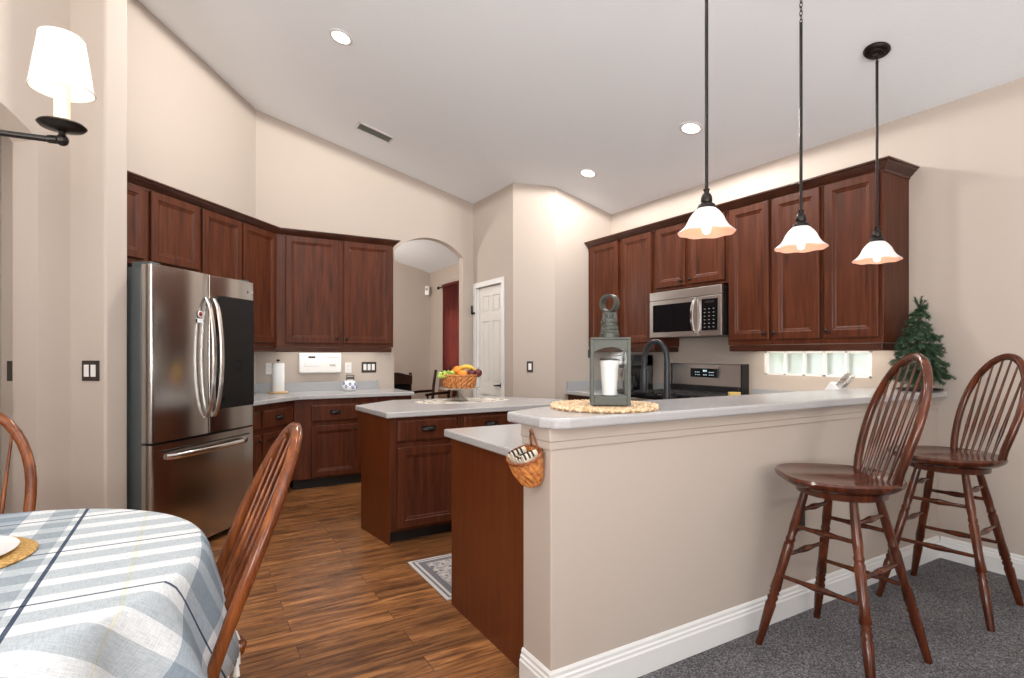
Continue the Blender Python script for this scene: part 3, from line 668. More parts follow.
# ------------------------------------------------------------------ refrigerator
FW, FD, FH = .932, .845, 1.818
fr = thing('refrigerator', 'stainless french door refrigerator with dark glass panel', 'refrigerator', S(-2.142, .875), A48)
MB().box(.004, FW-.004, .075, FD, .05, FH-.015).build('body', 'fridge_side', fr, bevel=.006)
MB().box(.03, FW-.03, .09, .8, 0, .05).build('plinth', 'black', fr)
MB().box(.02, .10, .03, .16, FH-.016, FH+.018).box(FW-.10, FW-.02, .03, .16, FH-.016, FH+.018).build('hinge_cover', 'fridge_side', fr, bevel=.006)
def fdoor(x0, x1, z0, z1):
    b = MB(); n = 8; x0 += 0; rings = []
    pts = [(x0, .07), (x0, .012), (x0+.006, .003)] + [(x0+.02+(x1-x0-.04)*k/n, -.010*sin(pi*(.0+k/n))) for k in range(n+1)] + [(x1-.006, .003), (x1, .012), (x1, .07)]
    return b.prism(pts, z0, z1)
dl = fdoor(.003, .4635, .752, FH).build('door', 'steelv', fr, smooth=35)
dr = fdoor(.4685, FW-.003, .752, FH).build('door', 'steelv', fr, smooth=35)
dz = fdoor(.003, FW-.003, .055, .738).build('freezer_drawer', 'steelv', fr, smooth=35)
def bow_handle(parent, x, z0, z1, depth=.062, w=.017, mat='chrome', lean=0):
    b = MB(); n = 18; rings = []
    for i in range(n+1):
        t = i/n; y = -.008 - depth*(sin(pi*t)**.55 if 0 < t < 1 else 0); z = z0+(z1-z0)*t
        hw = w*(.75+.25*sin(pi*t)); th = .008
        xx = x + lean*sin(pi*t)
        rings.append([(xx-hw, y, z), (xx-hw*.7, y-th, z), (xx+hw*.7, y-th, z), (xx+hw, y, z), (xx+hw*.7, y+th, z), (xx-hw*.7, y+th, z)])
    b.rings(rings); return b.build('handle', mat, parent, smooth=50)
bow_handle(dl, .430, .86, 1.66); bow_handle(dr, .502, .86, 1.66)
b = MB(); n = 18; rings = []
for i in range(n+1):
    t = i/n; y = -.012 - .052*(sin(pi*t)**.45 if 0 < t < 1 else 0); x = .10 + (FW-.2)*t
    rings.append([(x, y+.008*cos(a), .655+.017*sin(a)) for a in [2*pi*k/10 for k in range(10)]])
b.rings(rings).build('handle', 'chrome', dz, smooth=50)
MB().box(.07, FW-.07, -.0135, -.004, .690, .697).build('grip_recess', 'black', dz)
def rrect(x0, x1, z0, z1, r, n=6):
    out = []
    for cx, cz_, a in ((x1-r, z0+r, -pi/2), (x1-r, z1-r, 0), (x0+r, z1-r, pi/2), (x0+r, z0+r, pi)):
        out += [(cx+r*cos(a+pi/2*k/n), cz_+r*sin(a+pi/2*k/n)) for k in range(n+1)]
    return out
MB().extr(rrect(.535, .905, .905, 1.685, .02), -.0155, -.002).build('glass_panel', 'blackglass', dr)
b = at(Matrix.Translation((.868, -.0125, 1.745)) @ Matrix.Rotation(radians(90), 4, 'X')); b.lathe([(.011, 0), (.011, .003)], n=20)
b.build('badge', 'chrome', dr)
def text(body, size, loc, rot, mat, parent, name='lettering', ext=.0006):
    c = bpy.data.curves.new(name, 'FONT'); c.body = body; c.size = size; c.extrude = ext; c.align_x = 'CENTER'; c.align_y = 'CENTER'
    c.materials.append(M[mat]); t = bpy.data.objects.new(name, c); C.objects.link(t)
    me = bpy.data.meshes.new_from_object(t.evaluated_get(bpy.context.evaluated_depsgraph_get())); bpy.data.objects.remove(t)
    o = bpy.data.objects.new(name, me); C.objects.link(o); o.parent = parent; o.location = loc; o.rotation_euler = rot
    return o
text('LG', .020, (.892, -.0085, 1.745), (radians(90), 0, 0), 'porcelain', dr)
g = thing('fridge_magnet', 'small red and white round magnet on the refrigerator door', 'magnet', S(-2.142, .875) + Vector((DX*.37+DY*.0115, DY*.37-DX*.0115, 1.545)), A48)
b = at(Matrix.Rotation(radians(90), 4, 'X')); b.lathe([(.022, 0), (.022, .004), (.018, .005)], n=24); b.build('rim', 'porcelain', g)
b = at(Matrix.Translation((0, -.0045, 0)) @ Matrix.Rotation(radians(90), 4, 'X')); b.lathe([(.015, 0), (.015, .002)], n=24); b.build('disc', 'magnet', g)
MB().box(-.024, .024, -.004, -.0005, -.058, -.030).build('tab', 'porcelain', g, bevel=.002)

# ------------------------------------------------------------------ microwave
mw = thing('microwave', 'stainless over the range microwave under a short cabinet', 'microwave', (3.68, 3.762, 1.435), R90)
MW, MH = .800, .410
MB().box(.004, MW-.004, .03, .395, .0, MH).build('body', 'black', mw, bevel=.004)
MB().box(0, MW, 0, .03, .335, MH+.002).build('vent_grille', 'steel', mw, bevel=.004)
md = MB().box(0, .565, 0, .03, .0, .332).build('door', 'steel', mw, bevel=.004)
MB().box(.045, .500, -.004, .004, .045, .295).build('window', 'blackglass', md, bevel=.003)
bow_handle(md, .54, .03, .315, .045, .012)
mc = MB().box(.568, MW, 0, .03, .0, .332).build('control_panel', 'steel', mw, bevel=.004)
MB().box(.605, .765, -.004, .002, .045, .305).build('keypad', 'blackglass', mc)
b = MB()
for r in range(6):
    for c in range(3): b.box(.630+.045*c, .645+.045*c, -.0048, -.004, .070+.030*r, .074+.030*r)
b.build('key_lettering', 'ventgrey', mc)
MB().box(.64, .73, -.0048, -.004, .272, .29).build('display', 'black', mc)
# ------------------------------------------------------------------ range
ra = thing('range', 'stainless gas range with black cooktop and digital display', 'range', (3.44, 3.795, 0), R90)
RW = .795
MB().box(.0, RW, .03, .63, .02, .895).build('body', 'black', ra, bevel=.004)
MB().box(-.004, RW+.004, .0, .555, .896, .915).build('cooktop', 'blackglass', ra, bevel=.005)
od = MB().box(.01, RW-.01, 0, .03, .20, .74).build('oven_door', 'steel', ra, bevel=.004)
MB().box(.14, RW-.14, -.003, .004, .32, .60).build('window', 'blackglass', od)
MB().tube([(.08, .0, .69), (.08, -.045, .69), (RW-.08, -.045, .69), (RW-.08, 0, .69)], .012).build('handle', 'chrome', od, smooth=50)
MB().box(.01, RW-.01, 0, .03, .04, .19).build('warming_drawer', 'steel', ra, bevel=.004)
MB().box(.0, RW, -.005, .03, .75, .890).build('front_panel', 'steel', ra, bevel=.004)
for k in range(5):
    b = at(Matrix.Translation((.12+.147*k, -.005, .82)) @ Matrix.Rotation(radians(90), 4, 'X')); b.lathe([(.024, 0), (.022, .028), (.018, .032)], n=18); b.build('control_knob', 'black', ra, smooth=40)
bg = MB().extr([(0, 0), (1, 0)], 0, 1) if False else None
b = MB(); pts = [(.55, .916), (.635, .916), (.635, 1.195), (.570, 1.195), (.566, 1.19)]
V = [[b.v((x, p[0], p[1])) for p in pts] for x in (.015, RW-.015)]
b.f(V[0]); b.f(V[1][::-1])
for i in range(5): b.f([V[0][i], V[0][(i+1) % 5], V[1][(i+1) % 5], V[1][i]])
bgo = b.build('backguard', 'steel', ra, bevel=.004)
MB().box(.0, .015, .548, .636, .916, 1.198).build('side_cap', 'black', ra)
MB().box(RW-.015, RW, .548, .636, .916, 1.198).build('side_cap', 'black', ra)
MB().box(.015, RW-.015, .515, .552, .916, 1.005).build('vent_trim', 'black', ra, bevel=.006)
MB().box(.245, .545, .545, .556, 1.075, 1.155).build('display', 'blackglass', bgo)
b = MB()
for i, x in enumerate((.30, .32, .34, .39, .405, .42, .455, .475, .495)):
    b.box(x, x+.010, .5435, .5455, 1.125 if i in (3, 4, 5) else 1.118, 1.142 if i in (3, 4, 5) else 1.124); b.box(x, x+.012, .5435, .5455, 1.095, 1.099)
b.build('readout', 'digit', bgo)['kind'] = 'stuff'
for k in range(3):
    x0 = .015 + .255*k; b = MB()
    for y in (.05, .5): b.box(x0, x0+.245, y, y+.014, .935, .953)
    for x in (x0, x0+.231): b.box(x, x+.014, .05, .514, .935, .953)
    for y in (.17, .275, .38): b.box(x0, x0+.245, y, y+.012, .937, .956)
    b.box(x0+.12, x0+.134, .05, .514, .937, .956)
    for x in (x0, x0+.231):
        for y in (.05, .5): b.box(x, x+.014, y, y+.014, .916, .936)
    b.build('grate', 'iron', ra, bevel=.003)
    for y in (.16, .40):
        if k == 1 and y == .40: continue
        MB().lathe([(.05, .916), (.05, .924), (.034, .926), (.034, .934), (.0005, .935)], (x0+.127, y, 0), 20).build('burner', 'iron', ra, smooth=40)

# ------------------------------------------------------------------ faucet
fa = thing('faucet', 'matte black gooseneck kitchen faucet behind the bar', 'faucet', (2.20, 2.12, .895), radians(90))
fa.rotation_euler.z = radians(97)
pts = [(0, 0, 0), (0, 0, .20), (0, 0, .33)] + [(.075-.075*cos(a), 0, .36+.095*sin(a)) for a in [pi*k/12 for k in range(0, 13)]] + [(.152, 0, .33), (.153, 0, .30)]
MB().tube(pts, [.021, .017, .016] + [.015]*15, 14).build('spout', 'navybronze', fa, smooth=50)
MB().lathe([(.030, 0), (.030, .012), (.024, .020), (.024, .13), (.020, .14)], n=18).build('base', 'navybronze', fa, smooth=40)
MB().tube([(.153, 0, .305), (.153, 0, .28), (.153, 0, .20), (.153, 0, .175)], [.017, .020, .020, .018], 14).build('spray_head', 'navybronze', fa, smooth=50)
MB().tube([(.0, -.02, .09), (.0, -.05, .095), (.03, -.06, .13), (.05, -.065, .17)], [.014, .012, .008, .007]).build('lever', 'navybronze', fa, smooth=50)

# ------------------------------------------------------------------ windsor chairs and stools
def seat_mesh(b, wf, df, db, th, zt, dish=.012, tail=0):
    """sculpted saddle seat, front towards +y; widest ahead of the middle"""
    n = 48
    def rad(a):
        c, s_ = cos(a), sin(a)
        if s_ >= 0: p = 2.9; A, B = wf, df
        else: p = 2.15; A, B = wf, db
        r = (abs(c/A)**p + abs(s_/B)**p) ** (-1/p)
        if tail and s_ < 0: r += tail*max(0, -s_-.93)/.07
        return r
    def ring(k, z, saddle=0):
        out = []
        for j in range(n):
            a = 2*pi*j/n; r = rad(a)*k
            x, y = r*cos(a), r*sin(a)
            zz = z
            if saddle: zz -= saddle*max(0, 1-(abs(abs(x)-wf*.42)/(wf*.5))**2)*max(0, 1-((y-.02)/(df*1.05))**2)
            out.append((x, y, zz))
        return out
    R = [ring(.01, zt, dish*.3)] + [ring(k, zt, dish) for k in (.2, .4, .6, .78, .9)] + [ring(.97, zt-.001), ring(1.0, zt-.010), ring(.985, zt-th*.55), ring(.88, zt-th), ring(.01, zt-th)]
    b.rings(R)
    return b
def windsor_back(parent, zs, yb, wb, wm, Hh, lean, mat, nsp=7, r=.0145, hs=.50):
    def bowp(x, z): 
        f = (z-zs)/Hh
        return (x, yb - lean*(f**1.15 if f > 0 else 0), z)
    pts = [bowp(-wb, zs-.02)]
    for k in range(1, 5): f = k/5; pts.append(bowp(-(wb+(wm-wb)*sin(f*pi/2)), zs+Hh*hs*f))
    for k in range(0, 21):
        a = pi*k/20; pts.append(bowp(-wm*cos(a), zs+Hh*hs+Hh*(1-hs)*sin(a)))
    for k in range(4, 0, -1): f = k/5; pts.append(bowp(wb+(wm-wb)*sin(f*pi/2), zs+Hh*hs*f))
    pts.append(bowp(wb, zs-.02))
    MB().tube(pts, r, 12, 1.15).build('back_bow', mat, parent, smooth=60)
    for i in range(nsp):
        q = -1 + 2*(i+1)/(nsp+1); xb = q*wb*.93; xt = q*wm*.98
        ztop = zs + Hh*hs + Hh*(1-hs)*sqrt(max(0, 1-(xt/wm)**2)) - .004
        p0 = Vector((xb, yb+.012*(1-q*q), zs-.012)); p1 = Vector(bowp(xt, ztop))
        MB().tube([p0.lerp(p1, t) for t in (0, .15, .32, .45, .7, 1)], [.0052, .0068, .0092, .0082, .0058, .0046], 8).build('spindle', mat, parent, smooth=60)
LEGP = [(0, .014), (.04, .016), (.25, .0195), (.31, .0165), (.318, .0195), (.335, .0195), (.343, .0165), (.36, .0205), (.55, .0185), (.645, .0225), (.655, .0175), (.668, .0215), (.68, .0165), (.70, .0225), (.72, .0175), (.74, .022), (.86, .0185), (1, .0145)]
def stool(loc, phi, label):
    st = thing('bar_stool', label, 'bar stool', loc, 0, 'swivel bar stools')
    zs = .757
    legs = []
    for k in range(4):
        a = pi/4 + pi/2*k + .03; c, s_ = cos(a), sin(a)
        p0 = Vector((c*.135, s_*.135, .702)); p1 = Vector((c*.328, s_*.328, 0)); legs.append((p0, p1))
        MB().turned(p0, p1, LEGP, 14).build('leg', 'stool', st, smooth=60)
    SP = [(0, .008), (.12, .009), (.3, .0095), (.42, .0135), (.5, .015), (.58, .0135), (.7, .0095), (.88, .009), (1, .008)]
    for k in range(4):
        (a0, a1), (b0, b1) = legs[k], legs[(k+1) % 4]
        for z in ((.40, .60) if k % 2 == 0 else (.31, .53)):
            f = (a0.z - z)/a0.z
            MB().turned(a0.lerp(a1, f), b0.lerp(b1, f), SP, 10).build('stretcher', 'stool', st, smooth=60)
    MB().lathe([(.16, .683), (.172, .688), (.175, .713), (.165, .719)], n=36).build('swivel_base', 'stool', st, smooth=40)
    MB().lathe([(.12, .718), (.12, .728)], n=28).build('swivel_plate', 'black', st)
    # the seat and its back turn together on the swivel
    rot = Matrix.Rotation(phi - pi/2, 4, 'Z')
    before = set(C.objects)
    seat_mesh(MB(), .235, .245, .225, .042, zs+.010, .012).build('seat', 'stool', st, smooth=50)
    windsor_back(st, zs+.008, -.135, .165, .195, .50, .155, 'stool', 6, .0165, .46)
    for o in set(C.objects) - before: o.data.transform(rot)
    return st
s1 = stool((2.400, 1.318, .004), radians(141), 'dark wooden swivel bar stool with spindle back, nearer the camera')
dup(s1, (3.395, 1.32, .004), radians(3), 'dark wooden swivel bar stool with spindle back, nearer the small fir tree')

def dining_chair(loc, phi, label):
    ch = thing('dining_chair', label, 'chair', loc, phi - pi/2, 'windsor chairs at the table')
    seat_mesh(MB(), .225, .215, .205, .042, .46, .014, .05).build('seat', 'oak', ch, smooth=50)
    windsor_back(ch, .458, -.150, .215, .225, .60, .235, 'oak', 5, .0165, .42)
    L = {}
    for sx in (-1, 1):
        for sy in (-1, 1):
            p0 = Vector((sx*.14, sy*.12, .42)); p1 = Vector((sx*.205, sy*.195 + (0 if sy > 0 else -.02), 0)); L[sx, sy] = (p0, p1)
            MB().turned(p0, p1, [(0, .013), (.1, .016), (.3, .021), (.5, .017), (.53, .021), (.56, .017), (.75, .020), (1, .011)], 12).build('leg', 'oak', ch, smooth=60)
    g = lambda k, z: L[k][0].lerp(L[k][1], (.42-z)/.42)
    for sx in (-1, 1): MB().turned(g((sx, -1), .18), g((sx, 1), .18), [(0, .008), (.5, .014), (1, .008)]).build('stretcher', 'oak', ch, smooth=60)
    MB().turned((g((-1, -1), .18)+g((-1, 1), .18))/2, (g((1, -1), .18)+g((1, 1), .18))/2, [(0, .008), (.5, .014), (1, .008)]).build('stretcher', 'oak', ch, smooth=60)
    return ch
dc = dining_chair((-.115, 1.755, 0), radians(180), 'reddish brown windsor chair at the right side of the table, back to the kitchen')
dup(dc, (-.785, 2.66, 0), radians(180), 'reddish brown windsor chair at the far end of the table by the wall')

# ------------------------------------------------------------------ dining table, cloth, place setting
TCX, TCY, TR = -.575, 1.80, .60
tb = thing('dining_table', 'round dining table under the plaid cloth', 'table', (TCX, TCY, 0))
MB().lathe([(.001, .715), (TR-.03, .715), (TR-.01, .725), (TR-.01, .742), (TR-.015, .747), (.001, .747)], n=64).build('tabletop', 'oak', tb, smooth=30)
MB().lathe([(.10, .0), (.10, .05), (.07, .12), (.055, .35), (.075, .5), (.06, .62), (.12, .70), (.2, .714)], n=24).build('pedestal', 'oak', tb, smooth=40)
for k in range(4):
    a = pi/4+pi/2*k
    MB().tube([(cos(a)*.06, sin(a)*.06, .16), (cos(a)*.25, sin(a)*.25, .11), (cos(a)*.36, sin(a)*.36, .03)], [.035, .032, .028], 10).build('foot', 'oak', tb, smooth=50)
b = MB(); n = 288; allr = []
CH = .86                                   # half side of the square cloth
def ridge(th):                             # folds gather either side of each hanging corner
    q = ((math.degrees(th) + 45) % 90) - 45
    v = 0
    for c0, w0, h0 in ((35, 6.5, 1.0), (-35, 6.5, 1.0), (45, 3.5, -.25), (-45, 3.5, -.25), (17, 6, .22), (-14, 7, .25)):
        v += h0*math.exp(-((q-c0)/w0)**2)
    return v
def cdrop(th):
    m = max(abs(cos(th)), abs(sin(th))); m = (abs(cos(th))**12 + abs(sin(th))**12) ** (1/12)
    return CH/m - TR
for k in (.02, .2, .4, .6, .8, .92, .985):
    allr.append([((TR*k*cos(2*pi*j/n), TR*k*sin(2*pi*j/n), .7545), (TR*k*cos(2*pi*j/n), TR*k*sin(2*pi*j/n))) for j in range(n)])
for f_ in (0, .03, .07, .14, .24, .36, .5, .65, .8, 1.0):
    ring = []
    for j in range(n):
        th = 2*pi*j/n; D = cdrop(th)*f_
        near = max(0, cos(th))**6
        out = .003 + min(D, .03)*.3 + D*(.06 + .20*near) + ridge(th)*min(D, .30)*.38
        zz = .7545 - max(0, D - .35*min(D, .02)) * (1 - .02*abs(ridge(th)))
        ring.append((((TR+out)*cos(th), (TR+out)*sin(th), zz), ((TR+D)*cos(th), (TR+D)*sin(th))))
    allr.append(ring)
me_v = [[b.v((TCX+p[0], TCY+p[1], p[2])) for p, u in r] for r in allr]
ul = b.bm.loops.layers.uv.new('UVMap')
uvmap = {}
for r, vr in zip(allr, me_v):
    for (p, u), vv in zip(r, vr): uvmap[vv] = (u[0]+TCX, u[1]+TCY)
for i in range(len(me_v)-1):
    for j in range(n): b.f([me_v[i][j], me_v[i][(j+1) % n], me_v[i+1][(j+1) % n], me_v[i+1][j]])
b.f(me_v[0][::-1])
for f_ in b.bm.faces:
    for lo in f_.loops: lo[ul].uv = uvmap[lo.vert]
hem = [Vector((TCX+p[0], TCY+p[1], p[2])) for p, u in allr[-1]]
cl = b.build('tablecloth', 'cloth', smooth=75)
so = cl.modifiers.new('solid', 'SOLIDIFY'); so.thickness = .0015; so.offset = 1
tag(cl, 'blue grey and white plaid cloth draped over the round table', 'tablecloth')
b = MB(); rr = random.Random(3)
for j in range(0, n, 3):
    p = hem[j]; q = p + Vector((rr.uniform(-.01, .01), rr.uniform(-.01, .01), -.035-rr.random()*.015))
    b.tube([p+Vector((0, 0, .004)), p.lerp(q, .3), p.lerp(q, .38), q], [.003, .0025, .006, .010], 6)
b.build('fringe', 'fringe', cl, smooth=50)['kind'] = 'stuff'
pm = thing('placemat', 'round golden rattan placemat on the plaid tablecloth', 'placemat', (-.545, 1.905, .7575))
MB().lathe([(.10, 0), (.188, 0), (.190, .004), (.184, .008), (.10, .008)], n=48).build('woven_rim', 'rattan', pm, smooth=40)
MB().lathe([(.001, 0), (.11, 0), (.11, .006), (.001, .006)], n=40).build('centre', 'rattan', pm)
pl_ = thing('plate', 'white plate on the rattan placemat', 'plate', (-.545, 1.905, .7656))
MB().lathe([(.001, .0), (.09, .0), (.096, .002), (.151, .010), (.152, .013), (.146, .0125), (.096, .006), (.001, .005)], n=48).build('dish', 'porcelain', pl_, smooth=50)

# ------------------------------------------------------------------ chandelier over the table
chn = thing('chandelier', 'bronze chandelier with a lit white fabric shade over the table', 'chandelier', (-.56, 1.80, 1.747))
CHZ = ceil_z(-.56) - 1.747
MB().tube([(0, 0, -.02), (0, 0, 1.2), (0, 0, CHZ)], .008).build('stem', 'bronze', chn)
MB().lathe([(.002, -.10), (.018, -.08), (.012, -.05), (.030, -.01), (.042, .04), (.042, .08), (.03, .12), (.015, .16), (.02, .20), (.008, .22)], n=20).build('hub', 'bronze', chn, smooth=50)
MB().lathe([(.065, 0), (.06, .03), (.02, .05)], (0, 0, CHZ-.05), 20).build('canopy', 'bronze', chn, smooth=40)
a0 = math.atan2(-.076, .286); AL = .296
for k in range(3):
    a = a0 + 2*pi*k/3; c, s_ = cos(a), sin(a)
    P = lambda r, z: (r*c, r*s_, z)
    am = MB().tube([P(.03, .075), P(.15, .066), P(AL-.03, .060), P(AL-.029, .060), P(AL-.02, .060), P(AL-.002, .060)], [.0075, .0075, .0075, .0095, .010, .010]).build('arm', 'bronze', chn, smooth=50)
    MB().ball(P(AL, .06), .014).lathe([(.008, .07), (.007, .080), (.016, .084), (.045, .090), (.050, .096), (.047, .100), (.016, .098), (.0005, .097)], P(AL, .0), 28).build('drip_pan', 'bronze', am, smooth=50)
    MB().lathe([(.0165, .095), (.0165, .195), (.013, .197)], P(AL, 0), 20).build('candle_sleeve', 'candle', am, smooth=50)
    b = MB(); rings = []
    for r, z in ((.065, .182), (.046, .312), (.0445, .312), (.0635, .182)):
        rings.append([(AL*c + r*cos(t), AL*s_ + r*sin(t), z) for t in [2*pi*q/36 for q in range(36)]])
    b.rings(rings, closed=True)
    b.build('lamp_shade', 'shade', am, smooth=50)
    b = MB(); b.tube([(AL*c+.0655*cos(t), AL*s_+.0655*sin(t), .182) for t in [2*pi*q/36 for q in range(36)]], .0018, 6, closed=True)
    b.tube([(AL*c+.0462*cos(t), AL*s_+.0462*sin(t), .312) for t in [2*pi*q/36 for q in range(36)]], .0016, 6, closed=True)
    for q in range(6):
        t = 2*pi*q/6+.4; b.tube([(AL*c+.0656*cos(t), AL*s_+.0656*sin(t), .182), (AL*c+.0466*cos(t), AL*s_+.0466*sin(t), .312)], .0009, 5)
    b.build('shade_piping', 'fringe', am)
    MB().ball(P(AL, .235), .016, sz=1.5).build('bulb', 'bulb', am, smooth=60)
    point('chandelier_bulb_light', (-.56 + AL*c, 1.80 + AL*s_, 1.747+.275), .9, WARM, .02)

# ------------------------------------------------------------------ pendant lights
def pendant(x, y, label):
    zc = ceil_z(x); zb = 1.808
    p = thing('pendant_light', label, 'pendant light', (x, y, zb), 0, 'glass pendants over the bar')
    sl = math.atan(.252)
    b = at(Matrix.Translation((0, 0, zc-zb)) @ Matrix.Rotation(sl, 4, 'Y')); b.lathe([(.066, -.002), (.068, -.010), (.060, -.020), (.040, -.024), (.038, -.030), (.014, -.034), (.006, -.044)], n=28)
    b.build('canopy', 'bronze', p, smooth=35)
    z = zc - zb - .042; k = 0; zr = 2.955 - zb; b = MB()
    while z > zr:
        pts = [(.007*cos(t), 0, z - .012 + .014*sin(t)) for t in [2*pi*q/12 for q in range(12)]]
        if k % 2: pts = [(0, a, c) for a, _, c in pts]
        b.tube(pts, .0022, 6, closed=True); z -= .0215; k += 1
    if k: b.build('chain', 'bronze', p, smooth=50)
    top = max(z + .006, zr)
    MB().tube([(0, 0, .19), (0, 0, top)], .0075).build('rod', 'bronze', p, smooth=50)
    MB().lathe([(.009, .205), (.015, .200), (.012, .194), (.011, .185), (.019, .178), (.024, .165), (.025, .150), (.022, .142), (.036, .132), (.040, .118), (.034, .116)], n=24).build('socket', 'bronze', p, smooth=35)
    out = [(.033, .119), (.044, .112), (.058, .098), (.072, .078), (.082, .055), (.094, .036), (.110, .022), (.1225, .012)]
    inn = [(r-.003, z-.004) for r, z in out]
    nn = 64
    scal = lambda q, r: .0022*cos(8*2*pi*q/nn)*max(0, (r-.09)/.033)
    gs = MB().rings([[(r*cos(2*pi*q/nn), r*sin(2*pi*q/nn), z + scal(q, r)) for q in range(nn)] for r, z in out + [(r-.0015, z-.002) for r, z in out[::-1]]], closed=True).build('glass_shade', 'pend', p, smooth=60)
    MB().rings([[(r*cos(2*pi*q/nn), r*sin(2*pi*q/nn), z + scal(q, r)) for q in range(nn)] for r, z in [(r-.002, z-.0025) for r, z in out] + [(r-.0035, z-.0045) for r, z in out[::-1]]], closed=True).build('inner_face', 'pendin', gs, smooth=60)
    MB().lathe([(.012, .10), (.014, .085), (.020, .06), (.020, .03), (.014, .008), (.001, .002)], n=16).build('bulb', 'bulb', p, smooth=60)
    point('pendant_bulb_light', (x, y, zb+.02), .22, WARM, .02)
pendant(1.965, 1.66, 'bronze pendant lamp with white glass bell, nearest the bar corner')
pendant(2.663, 1.66, 'bronze pendant lamp with white glass bell, middle of the three over the bar')
pendant(3.391, 1.66, 'bronze pendant lamp with white glass bell, in front of the rightmost cabinet')

# ------------------------------------------------------------------ ceiling fittings
SL = Matrix.Rotation(math.atan(.252), 4, 'Y')
def on_ceiling(x, y): return Matrix.Translation((x, y, ceil_z(x))) @ SL
for x, y, lab in ((.961, 2.0, 'round recessed ceiling light added over the dining side, out of view'), (.961, 4.163, 'round recessed ceiling light above the refrigerator side'), (3.348, 2.977, 'round recessed ceiling light between two pendant rods'), (3.327, 4.231, 'round recessed ceiling light near the pantry corner')):
    t = thing('recessed_light', lab, 'ceiling light', (x, y, ceil_z(x)), 0, 'recessed ceiling lights')  # the dining side fitting is unseen, added for extra light
    b = at(SL); b.lathe([(.066, .002), (.088, .002), (.088, -.004), (.080, -.008), (.066, -.006)], n=32, cap=False); b.build('trim_ring', 'trim', t, smooth=40)
    b = at(SL); b.lathe([(.066, .0), (.066, -.003), (.03, -.004), (.001, -.004)], n=28); b.build('lens', 'led', t, smooth=40)
    sp_ = spot('recessed_spot', (x, y, ceil_z(x)-.03), 55 if y < 2.5 else 140 if x < 2 else 65 if y < 3.5 else 42, (1, .96, .92), 179.8, .03); sp_.rotation_euler = (0, math.atan(.252), 0)
v = thing('air_vent', 'white rectangular ceiling air vent with grey louvres', 'vent', (1.576, 5.40, ceil_z(1.576)))
SV = SL @ Matrix.Rotation(radians(0), 4, 'Z')
VW, VH = .185, .088
b = at(SV); b.box(-VW, VW, -VH, -VH+.022, -.008, .003); b.box(-VW, VW, VH-.022, VH, -.008, .003); b.box(-VW, -VW+.022, -VH, VH, -.008, .003); b.box(VW-.022, VW, -VH, VH, -.008, .003); b.build('frame', 'trim', v, bevel=.003)
for k in range(6):
    b = at(SV @ Matrix.Translation((0, -VH+.035+.018*k, -.004)) @ Matrix.Rotation(radians(35), 4, 'X')); b.box(-VW+.02, VW-.02, -.009, .009, -.001, .001); b.build('louvre', 'ventgrey', v)
b = at(SV); b.box(-VW+.02, VW-.02, -VH+.02, VH-.02, -.0005, .002); b.build('duct', 'black', v)

# ------------------------------------------------------------------ switches, outlets, wall fittings
def plate_frame(loc, rz): return Matrix.Translation(loc) @ Matrix.Rotation(rz, 4, 'Z')
def switch(name, label, cat, loc, rz, gangs, pm_, rm, rocker=True):
    t = thing(name, label, cat, loc, rz); w = .034 + .046*gangs - .010
    MB().box(-w/2, w/2, -.008, 0, -.058, .058).build('plate', pm_, t, bevel=.003)
    for k in range(gangs):
        x = (k - (gangs-1)/2)*.046
        if rocker: MB().box(x-.0165, x+.0165, -.012, -.008, -.034, .034).build('rocker', rm, t, bevel=.002)
        else:
            for z in (-.020, .020):
                so_ = MB().extr(rrect(x-.0165, x+.0165, z-.014, z+.014, .008), -.010, -.008).build('socket', rm, t)
                MB().box(x-.007, x-.005, -.0104, -.0099, z-.004, z+.006).box(x+.005, x+.007, -.0104, -.0099, z-.004, z+.006).build('slots', 'black', so_)
    return t
A_s = S(SB, SO-.095, 1.188)
switch('light_switch', 'dark bronze two gang light switch on the wall end left of the refrigerator', 'light switch', A_s - Vector((DX, DY, 0))*.0005, A48 - pi/2, 2, 'plate', 'plastic')
switch('light_switch', 'dark bronze single light switch on the angled pantry face', 'light switch', (3.122-.0005, 4.961-.0005, 1.15), radians(-45), 1, 'plate', 'plastic')
switch('light_switch', 'dark bronze three gang light switch beside the archway', 'light switch', (1.702, 6.0595, 1.14), 0, 3, 'plate', 'plastic')
switch('wall_outlet', 'white wall outlet between the intercom and dark switch', 'outlet', (1.475, 6.0595, 1.135), 0, 1, 'plastic', 'plastic', False)
switch('wall_outlet', 'white wall outlet behind the paper towel roll', 'outlet', (.685, 6.0595, 1.135), 0, 1, 'plastic', 'plastic', False)
switch('wall_outlet', 'black wall outlet low on the bar wall behind the nearer stool', 'outlet', (2.62, 1.6395, .46), 0, 1, 'black', 'black', False)
switch('wall_outlet', 'dark wall outlet left of the range, seen through the lantern', 'outlet', (4.0795, 4.59, 1.19), R90, 1, 'plate', 'ventgrey', False)
h = thing('switch_plate', 'thin dark plate seen edge on inside the left arch', 'switch plate', S(-2.488, .33, 1.19), A48)
MB().box(-.012, -.007, -.004, .03, -.055, .055).build('plate', 'plate', h, bevel=.002)
it = thing('intercom', 'white wall intercom panel under the cabinets', 'intercom', (1.178, 6.0595, 1.19))
MB().box(-.215, .215, -.055, 0, -.105, .105).build('case', 'plastic', it, bevel=.012)
MB().box(-.125, -.055, -.0565, -.054, .052, .072).build('display', 'black', it)
MB().box(-.16, -.02, -.0565, -.054, -.035, .03).build('speaker_grille', 'porcelain', it, bevel=.003)
for k in range(5): MB().box(.07+.022*k, .084+.022*k, -.058, -.054, .052, .062).build('button', 'ventgrey', it)
MB().box(.09, .15, -.058, -.054, -.03, -.015).build('dial', 'ventgrey', it)
